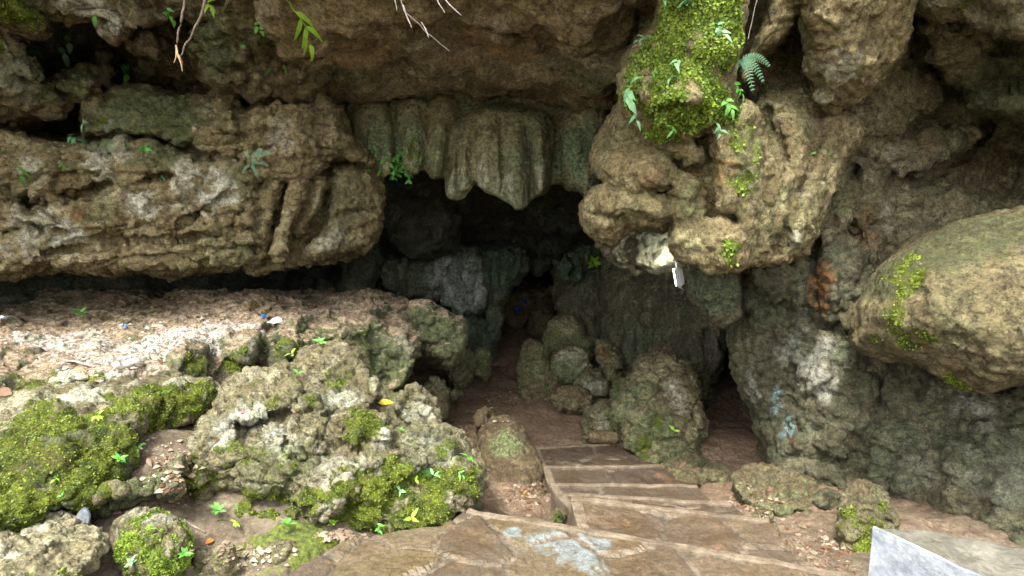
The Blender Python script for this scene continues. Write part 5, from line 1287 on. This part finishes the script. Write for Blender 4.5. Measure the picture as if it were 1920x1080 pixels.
fern('small fern drooping from the left end of the brow', 64, 96, [(16, 14), (-14, 16), (2, 22)], mat='leaf')
fern('fern tuft in the crack under the mossy overhang block', 205, 268, [(-16, 8), (14, 10), (0, 18)], mat='leaf')
fern('fern at the foot of the long mossy boulder', 258, 842, [(-18, -8), (16, -10), (2, 16)], mat='leaf')
fern('tiny fern on the lower left of the rugged boulder', 440, 950, [(-16, 4), (14, 6), (2, -14)], mat='leaf')
PL = [
 ('bright fresh green plant deep at the top of the inner wall', 1108, 497, 16, 9, 'leafyellow', .5),
 ('leafy sprig high on the left flank of the mossy crown', 1232, 40, 15, 6, 'leaf', .1), ('small leaf sprig in the middle left of the mossy crown', 1232, 130, 13, 6, 'leaf', .1), ('small sprig near the lower rim of the mossy crown', 1262, 236, 13, 5, 'leaf', .1),
 ('creeping sprig on the front of the rugged boulder nose', 590, 905, 12, 6, 'leaf', .3), ('creeping sprig along the foot of the rugged boulder', 700, 980, 13, 7, 'leaf', .4), ('leaf sprig low on the left foot of the rugged boulder', 450, 985, 14, 6, 'leafyellow', .4),
 ('sprig among moss right of the rugged boulder centre', 770, 905, 12, 6, 'leafyellow', .4), ('pale sprig on top of the long mossy boulder', 310, 745, 12, 5, 'leaf', .4), ('sprig hanging in the notch beneath the brow block', 250, 120, 14, 6, 'leaf', -.1),
 ('leafy sprig hanging at the top of the brow beside the ceiling', 536, 0, 36, 6, 'leafyellow', -.4), ('pale paired leaves under the mossy left brow', 140, 55, 24, 4, 'leafpale', .1), ('single bright leaf over the dark hollow', 207, 118, 24, 1, 'leaf', .3),
 ('tuft of small leaves at the top edge left of the hanging roots', 305, 8, 14, 6, 'leaf', .2), ('small leaves on the knob of the brow rock', 468, 45, 16, 4, 'leaf', .3), ('tiny leaf pair below the knob of the brow rock', 455, 88, 10, 4, 'leaf', .3),
 ('bright leaf cluster where the hanging roots start', 382, 6, 16, 4, 'leafyellow', .2), ('narrow leaf at the top edge above the dark hollow', 186, 12, 20, 2, 'leaf', .4), ('sprig rooted in the notch left of the overhang', 158, 212, 16, 4, 'leafpale', .3),
 ('drooping five leaf sprig in the long crack of the overhang', 128, 268, 28, 6, 'leafpale', -.1), ('small sprig below the drooping sprig on the overhang', 116, 302, 12, 4, 'leaf', .2), ('small leaves at the left edge of the overhang', 8, 290, 20, 4, 'leaf', .2),
 ('grass like leaf hanging at the left edge of the overhang', 32, 298, 24, 2, 'leaf', -.6), ('small sprig in the middle of the overhang face', 312, 324, 13, 5, 'fern', .3), ('light tuft in the crack right of the flat fern', 268, 280, 13, 6, 'leaf', .4),
 ('tiny plant high on the overhang right of the white stone', 405, 285, 9, 4, 'leaf', .5), ('lime seedling on the dirt ledge', 158, 604, 20, 5, 'leaf', .8), ('seedling in the gap left of the rugged boulder top', 558, 715, 16, 3, 'leaf', .6),
 ('seedling on the peak of the rugged boulder', 602, 648, 12, 5, 'leaf', .5), ('pair of bright round leaves low on the rugged boulder', 775, 972, 18, 3, 'leafyellow', .6), ('clover like sprig at the right edge of the rugged boulder', 882, 862, 16, 5, 'leaf', .5),
 ('sprig with two long leaves right of the small fern', 810, 905, 18, 3, 'leafpale', .5), ('small leaf near the middle of the rugged boulder', 745, 812, 12, 3, 'leaf', .5), ('sprig on the right shoulder of the rugged boulder', 850, 892, 14, 3, 'leaf', .4),
 ('tiny leaves left of the small fern on the rugged boulder', 748, 922, 13, 3, 'leafpale', .5), ('seedling rooted at the foot of the rugged boulder', 540, 998, 18, 6, 'leaf', .7), ('seedling at the foot of the rugged boulder beside the paving', 622, 992, 15, 5, 'leafyellow', .7),
 ('leafy clump on the lower left corner of the rugged boulder', 408, 968, 16, 7, 'leaf', .6), ('sprig on the small mossy dome rock', 300, 998, 13, 4, 'leafyellow', .6), ('small leaves on the right foot of the mossy dome', 342, 1045, 14, 6, 'leaf', .5),
 ('grey green leaves at the base of the mossy dome', 250, 1058, 13, 5, 'leafpale', .5), ('round seedling in the dirt gap between the boulders', 222, 870, 16, 6, 'leaf', .7), ('bright sprig on the crest of the long mossy boulder', 178, 790, 18, 6, 'leafyellow', .5),
 ('small leaf sprig low on the long mossy boulder', 104, 908, 14, 4, 'leafyellow', .5), ('seedling under the long mossy boulder', 122, 936, 11, 4, 'leaf', .6), ('green stems on the ledge bank beside the notch', 552, 672, 14, 4, 'leafyellow', .7),
 ('two bright leaves on the craggy rock by the crevice', 1262, 812, 12, 2, 'leafyellow', .4), ('tiny sprig high on the craggy rock', 1228, 778, 8, 4, 'leaf', .4), ('green sprig in the seam of the pillar buttress', 1528, 285, 14, 6, 'leaf', .2),
 ('pale leaf rosette at the top of the mossy crown', 1302, 12, 22, 6, 'leafpale', .4), ('pale sprig right of centre on the mossy crown', 1336, 42, 20, 6, 'leafpale', .3), ('pale sprig on the upper left of the mossy crown', 1222, 78, 18, 6, 'leafpale', .3),
 ('long pale leaves on the left edge of the mossy crown', 1184, 152, 28, 6, 'leafpale', -.1), ('heart leaf trio in the centre of the mossy crown', 1278, 118, 18, 3, 'leafpale', .2), ('pale sprig under the heart leaves on the mossy crown', 1276, 150, 16, 7, 'leafpale', .2),
 ('leaf clump on the right edge of the mossy crown', 1364, 158, 18, 7, 'leaf', .1), ('leaf clump low on the right side of the mossy crown', 1352, 186, 17, 7, 'leaf', .1), ('sprig at the lower right of the mossy crown', 1334, 225, 16, 6, 'leafpale', .1),
 ('single small leaf low on the left of the mossy crown', 1196, 206, 16, 3, 'leafpale', .1), ('sprig beside the pale leaves at the top left of the crown', 1252, 8, 16, 5, 'leafpale', .2), ('bright leaf beside the arching fern', 1400, 88, 18, 4, 'leaf', .2)]
for (lb_, a, b, s, n, mt, up) in PL:
    plant(lb_, a, b, s, n, mt, up, cat='plant', name='sprig' if 'spr' in lb_ else 'seedling', aspect=.34 if 'spr' in lb_ else .5, wide=.55 if up < 0 else .9, droop=.8 if up < .3 else .4)

# the little bush growing on the stalactite curtain
h = hit(748, 318, 'stalactite')
if h is None: h = hit(748, 300)
if h:
    pos, nrm = h
    d = np.dot(pos - CAM, FW); u = d / FPX
    bush = bpy.data.objects.new('hanging_bush', None); COL.objects.link(bush); bush.location = pos
    tag(bush, 'small bright leafy bush sprouting from the stalactite curtain', 'bush')
    rng = np.random.default_rng(5)
    V, F_, off, rnds = [], [], 0, []
    SV, SF, soff = [], [], 0
    for i in range(16):
        e = np.array([rng.normal() * 22 * u, -(.12 + .2 * rng.random()), (rng.random() * 55 - 32) * u])
        v, f = tube([-nrm * .02, e * .5 + np.array([0, -.03, .02]), e], [.005, .004, .002], 4)
        SV.append(v); SF += [tuple(x + soff for x in g) for g in f]; soff += len(v)
        for j in range(9):
            b = e * (.35 + .65 * rng.random()) + rng.normal(size=3) * 6 * u
            lv, lf = leaf_pts(11 * u * (.7 + .6 * rng.random()), 7 * u, .3)
            R = rotm(np.array([rng.normal(), -.5 + rng.normal() * .4, -.5 + rng.normal() * .5]), np.array([rng.normal() * .4, -.6, .8]))
            V.append(lv @ R.T + b); F_ += [tuple(x + off for x in g) for g in lf]; off += len(lv); rnds += [rng.random()] * len(lv)
    mesh_pf('stems', np.concatenate(SV), SF, M['root'], bush)
    fo = mesh_pf('foliage', np.concatenate(V), F_, M['leaf'], bush)
    fo.data.attributes['rnd'].data.foreach_set('value', np.array(rnds, np.float32))

v, f = tube([np.array([0, 0, -.10]), np.array([.03, .02, -.14]), np.array([.09, .05, -.10]), np.array([.11, .09, .02]), np.array([.08, .14, .16]), np.array([.05, .2, .3])], .006, 6)
mesh_pf('cable', v, f, M['steel'], lamp)
# hanging roots and dry stems
def cord(name, label, cat, pts, r0, r1, mat, wob=.012, branches=()):
    W3 = [P(*q) for q in pts]
    org = W3[0]
    dense = []
    for a, b in zip(W3[:-1], W3[1:]):
        for t in np.linspace(0, 1, 10, endpoint=False):
            dense.append(a * (1 - t) + b * t)
    dense.append(W3[-1]); dense = np.array(dense)
    dense = dense + np.stack([fbm(dense * 9, 2), fbm(dense * 9 + 7, 2), fbm(dense * 9 + 19, 2)], 1) * wob
    rad = np.linspace(r0, r1, len(dense)) * (1 + .3 * fbm(dense * 30, 2))
    v, f = tube(dense - org, rad, 6)
    o = mesh_pf(name, v, f, M[mat]); o.location = org
    tag(o, label, cat)
    for bp, bm_, br in branches:
        w = np.array([P(*q) for q in bp])
        v, f = tube(w - org, np.linspace(br, br * .4, len(w)), 5)
        mesh_pf('root_tip', v, f, M[bm_], o)
    return o
cord('hanging_root', 'thin hanging root ending in pale forked tips before the dark hollow', 'root', [(356, -40, 4.1), (342, 30, 4.15), (330, 85, 4.2)], .010, .006, 'root',
     branches=[([(330, 85, 4.2), (334, 105, 4.2), (340, 120, 4.2), (342, 134, 4.2)], 'rootpale', .008), ([(331, 88, 4.2), (330, 108, 4.2), (326, 118, 4.2)], 'rootpale', .006), ([(332, 98, 4.2), (338, 108, 4.2), (343, 118, 4.2)], 'rootpale', .004)])
cord('hanging_root', 'thicker grey root slanting across the dark hollow beside the brow knob', 'root', [(400, -40, 4.2), (382, 15, 4.25), (362, 60, 4.3), (338, 104, 4.4)], .013, .006, 'root')
cord('dead_twig', 'long whitish dry stem hanging in front of the brown ceiling', 'dry stem', [(740, -40, 3.2), (758, 20, 3.25), (795, 55, 3.3), (842, 98, 3.35)], .004, .0015, 'dry')
for i, (lb_, pts) in enumerate([('short broad dry blade beside the long whitish stem', [(756, 10, 3.2), (764, 34, 3.2), (772, 52, 3.2)]), ('pale dry blade hanging at the top left of the ceiling', [(738, -20, 3.2), (740, 0, 3.2), (744, 20, 3.2)]),
                                ('dry blade drooping right at the top of the ceiling', [(820, -20, 3.2), (842, 8, 3.2), (866, 30, 3.2)]), ('short dry blade pointing down near the drooping one', [(816, -20, 3.2), (822, 4, 3.2), (834, 24, 3.2)]), ('withered blade tip halfway down the long whitish stem', [(790, 42, 3.25), (798, 54, 3.25), (804, 70, 3.25)])]):
    cord('dead_grass', lb_, 'dry leaf', pts, .006, .002, 'dry', .004)
cord('dead_twig', 'thin brown twig hanging beside the mossy crown', 'twig', [(1424, -20, 3.4), (1410, 40, 3.4), (1402, 75, 3.4)], .002, .0015, 'root', .004)

# fallen leaves, sticks and litter
def lay_leaf(label, px, py, size, mat, name='fallen_leaf', cat='leaf'):
    h = hit(px, py)
    if h is None: return
    pos, nrm = h
    d = np.dot(pos - CAM, FW); L = size * d / FPX
    a = random.random() * 6.28
    R = rotm(np.array([math.cos(a), math.sin(a) * .6, .1]) - nrm * np.dot(nrm, [math.cos(a), math.sin(a) * .6, .1]), nrm)
    v, f = leaf_pts(L, L * .5, .15, .3)
    v = (v - np.array([L / 2, 0, -.012])) @ R.T
    o = mesh_pf(name, v, f, M[mat], None, random.random()); o.location = pos
    tag(o, label, cat, 'fallen leaves')
for lb_, a, b, s, mt in [('yellow curled leaf on top of the rugged boulder', 724, 756, 30, 'yellowleaf'), ('mauve leaf on the left shoulder of the rugged boulder', 454, 775, 22, 'pinkleaf'), ('orange leaf right of the mauve leaf', 512, 772, 16, 'orangeleaf'),
                         ('reddish leaf clump on the left face of the rugged boulder', 410, 824, 24, 'deadleaf'), ('brown leaf in the dirt gap under the tan stone', 282, 868, 22, 'deadleaf'), ('brown leaf beside the rugged boulder foot', 312, 918, 20, 'deadleaf'),
                         ('dark brown leaf near the mossy dome', 324, 945, 18, 'deadleaf'), ('orange brown leaf at the foot of the rugged boulder', 390, 1018, 22, 'orangeleaf'), ('dry leaf lying before the mossy dome', 222, 965, 20, 'pinkleaf'),
                         ('rust brown leaf at the far left edge of the ledge', 8, 735, 40, 'deadleaf'), ('brown leaf on the soil right of the tread', 1380, 928, 12, 'deadleaf'), ('tan leaf on the soil below the brown rock', 1490, 1000, 13, 'orangeleaf'),
                         ('dead leaf on the soil beside the tread corner', 1450, 1000, 13, 'deadleaf'), ('dead leaf near the mossy upright rock', 1545, 1030, 14, 'deadleaf'), ('tan leaf in the hollow left of the stairs', 985, 925, 12, 'orangeleaf'), ('brown leaf below the tan leaf in the hollow', 1010, 945, 10, 'deadleaf'),
                         ('dry leaf by the driftwood on the ledge', 300, 680, 18, 'deadleaf'), ('brown leaf on the ledge near its left end', 135, 680, 20, 'deadleaf')]:
    lay_leaf(lb_, a, b, s, mt)
def stick(label, a, b, r, mat, name='stick'):
    ha, hb = hit(*a), hit(*b)
    if not ha or not hb: return
    p0 = ha[0] + np.array([0, 0, r * .6]); p1 = hb[0] + np.array([0, 0, r * .6])
    dense = np.array([p0 * (1 - t) + p1 * t for t in np.linspace(0, 1, 12)])
    dense = dense + np.stack([fbm(dense * 14, 2)] * 3, 1) * r * .8
    v, f = tube(dense - p0, r * (1 + .25 * fbm(dense * 25, 2)), 7)
    o = mesh_pf(name, v, f, M[mat]); o.location = p0
    tag(o, label, 'stick')
stick('bleached piece of driftwood lying on the dirt ledge', (215, 690), (268, 686), .03, 'wood')
stick('thin reddish stick at the front of the ledge', (118, 676), (180, 688), .008, 'root')
stick('thin brown twig on the pale rubble', (270, 625), (296, 636), .008, 'root')
stick('pale twig in the gap beside the rugged boulder', (288, 892), (320, 905), .005, 'wood')
stick('crooked twig in front of the rugged boulder', (345, 975), (385, 1000), .005, 'root')

def chip(name, label, cat, px, py, size, mat, flat=.35, lift=.3, only=None):
    h = hit(px, py, only) or hit(px, py + 12, only)
    if h is None: return
    pos, nrm = h
    d = np.dot(pos - CAM, FW); s = size * d / FPX
    bm = bmesh.new()
    bmesh.ops.create_icosphere(bm, subdivisions=2, radius=.5)
    rng = np.random.default_rng(int(px))
    for v in bm.verts:
        k = 1 + .5 * float(perlin(np.array([[v.co.x * 2 + px, v.co.y * 2, v.co.z * 2]]))[0])
        v.co = Vector((v.co.x * s * k, v.co.y * s * .7 * k, v.co.z * s * flat * k))
    o = bm_obj(name, bm, mat); o.location = pos + np.array([0, 0, s * flat * lift]); o.rotation_euler = (rng.normal() * .2, rng.normal() * .2, rng.random() * 6)
    tag(o, label, cat)
    return o
chip('plastic_scrap', 'bright blue plastic scrap on the pale rubble of the ledge', 'litter', 236, 614, 8, M['blue'], .8)
chip('plastic_scrap', 'blue bottle cap standing on the ledge under the overhang', 'litter', 493, 596, 8, M['blue'], 1.2)
chip('plastic_scrap', 'white plastic scrap at the left end of the ledge', 'litter', 6, 598, 18, M['whitepl'], .4)
chip('plastic_scrap', 'flattened whitish bag at the right end of the pale rubble', 'litter', 520, 604, 36, M['whitepl'], .25)
chip('plastic_scrap', 'dark blue plastic deep in the passage beside the flowstone', 'litter', 970, 585, 12, M['bluedark'], 1.2)
chip('plastic_scrap', 'small dark blue plastic further right in the passage', 'litter', 985, 570, 10, M['bluedark'], 1.2)
hc = hit(152, 976, 'white_rock')
if hc:
    u = np.dot(hc[0] - CAM, FW) / FPX
    bm = bmesh.new()
    pr = [(-15, -8), (13, -8), (15, 8), (8, 24), (2, 26), (-6, 14)]
    for yy in (-3, 4): [bm.verts.new((x * u, yy * u, z * u)) for x, z in pr]
    bm.verts.ensure_lookup_table(); n_ = len(pr)
    bm.faces.new([bm.verts[k] for k in range(n_)]); bm.faces.new([bm.verts[n_ + k] for k in reversed(range(n_))])
    for k in range(n_): bm.faces.new([bm.verts[k], bm.verts[k + n_], bm.verts[(k + 1) % n_ + n_], bm.verts[(k + 1) % n_]])
    bmesh.ops.recalc_face_normals(bm, faces=bm.faces)
    oc = bm_obj('stone_chip', bm, M['slate'], None, 1.2 * u); oc.location = hc[0]; oc.rotation_euler = (-.15, .1, .3)
    tag(oc, 'upright grey slab chip standing on the white rock', 'stone chip')
chip('white_stone', 'round white stone set in the overhang face', 'stone', 365, 242, 9, M['crumb'], .9, 0)

# loose rubble: far too many crumbs to count
def rubble(name, label, regions, mat, count, smin_, smax_, seed):
    rng = np.random.default_rng(seed)
    V, F_, off = [], [], 0
    base = np.array([(1, 0, 0), (-1, 0, 0), (0, 1, 0), (0, -1, 0), (0, 0, 1), (0, 0, -1)], float)
    tf = [(0, 2, 4), (2, 1, 4), (1, 3, 4), (3, 0, 4), (2, 0, 5), (1, 2, 5), (3, 1, 5), (0, 3, 5)]
    n = 0; tries = 0
    while n < count and tries < count * 3:
        tries += 1
        cx, cy, rx, ry = regions[rng.integers(len(regions))]
        h = hit(cx + rng.normal() * rx * .5, cy + rng.normal() * ry * .5)
        if h is None or h[1][2] < .35: continue
        s = smin_ + (smax_ - smin_) * rng.random() ** 3
        v = base * s * (.6 + .7 * rng.random((6, 1))) * np.array([1, .8, .55])
        a = rng.random() * 6.28; c_, s_ = math.cos(a), math.sin(a)
        v = v @ np.array([[c_, s_, 0], [-s_, c_, 0], [0, 0, 1]]) + rng.normal(size=(6, 3)) * s * .12
        V.append(v + h[0] + np.array([0, 0, s * .12])); F_ += [tuple(x + off for x in g) for g in tf]; off += 6; n += 1
    if not V: return
    v = np.concatenate(V); org = v.mean(0)
    o = mesh_pf(name, v - org, F_, mat); o.location = org
    for p in o.data.polygons: p.use_smooth = False
    tag(o, label, 'rubble', None, 'stuff')
rubble('gravel', 'pale crumbly rubble scattered over the dirt ledge', [(60, 632, 90, 22), (300, 618, 110, 22), (200, 645, 130, 26), (390, 602, 60, 10), (150, 690, 110, 26)], M['crumb'], 420, .004, .026, 1)
rubble('leaf_litter', 'dead brown leaf flakes strewn on the soil right of the stairs', [(1400, 945, 60, 30), (1480, 1010, 60, 40), (1550, 1045, 60, 30), (980, 930, 40, 30), (330, 900, 40, 50)], M['deadleaf'], 500, .006, .026, 3)
rubble('gravel', 'brown stones and grit on the soil around the stairs', [(1420, 960, 80, 40), (1520, 1030, 70, 40), (980, 930, 50, 30), (950, 750, 60, 60), (330, 880, 60, 60), (460, 1040, 100, 30), (640, 1005, 40, 10)], M['pebble'], 900, .006, .03, 2)
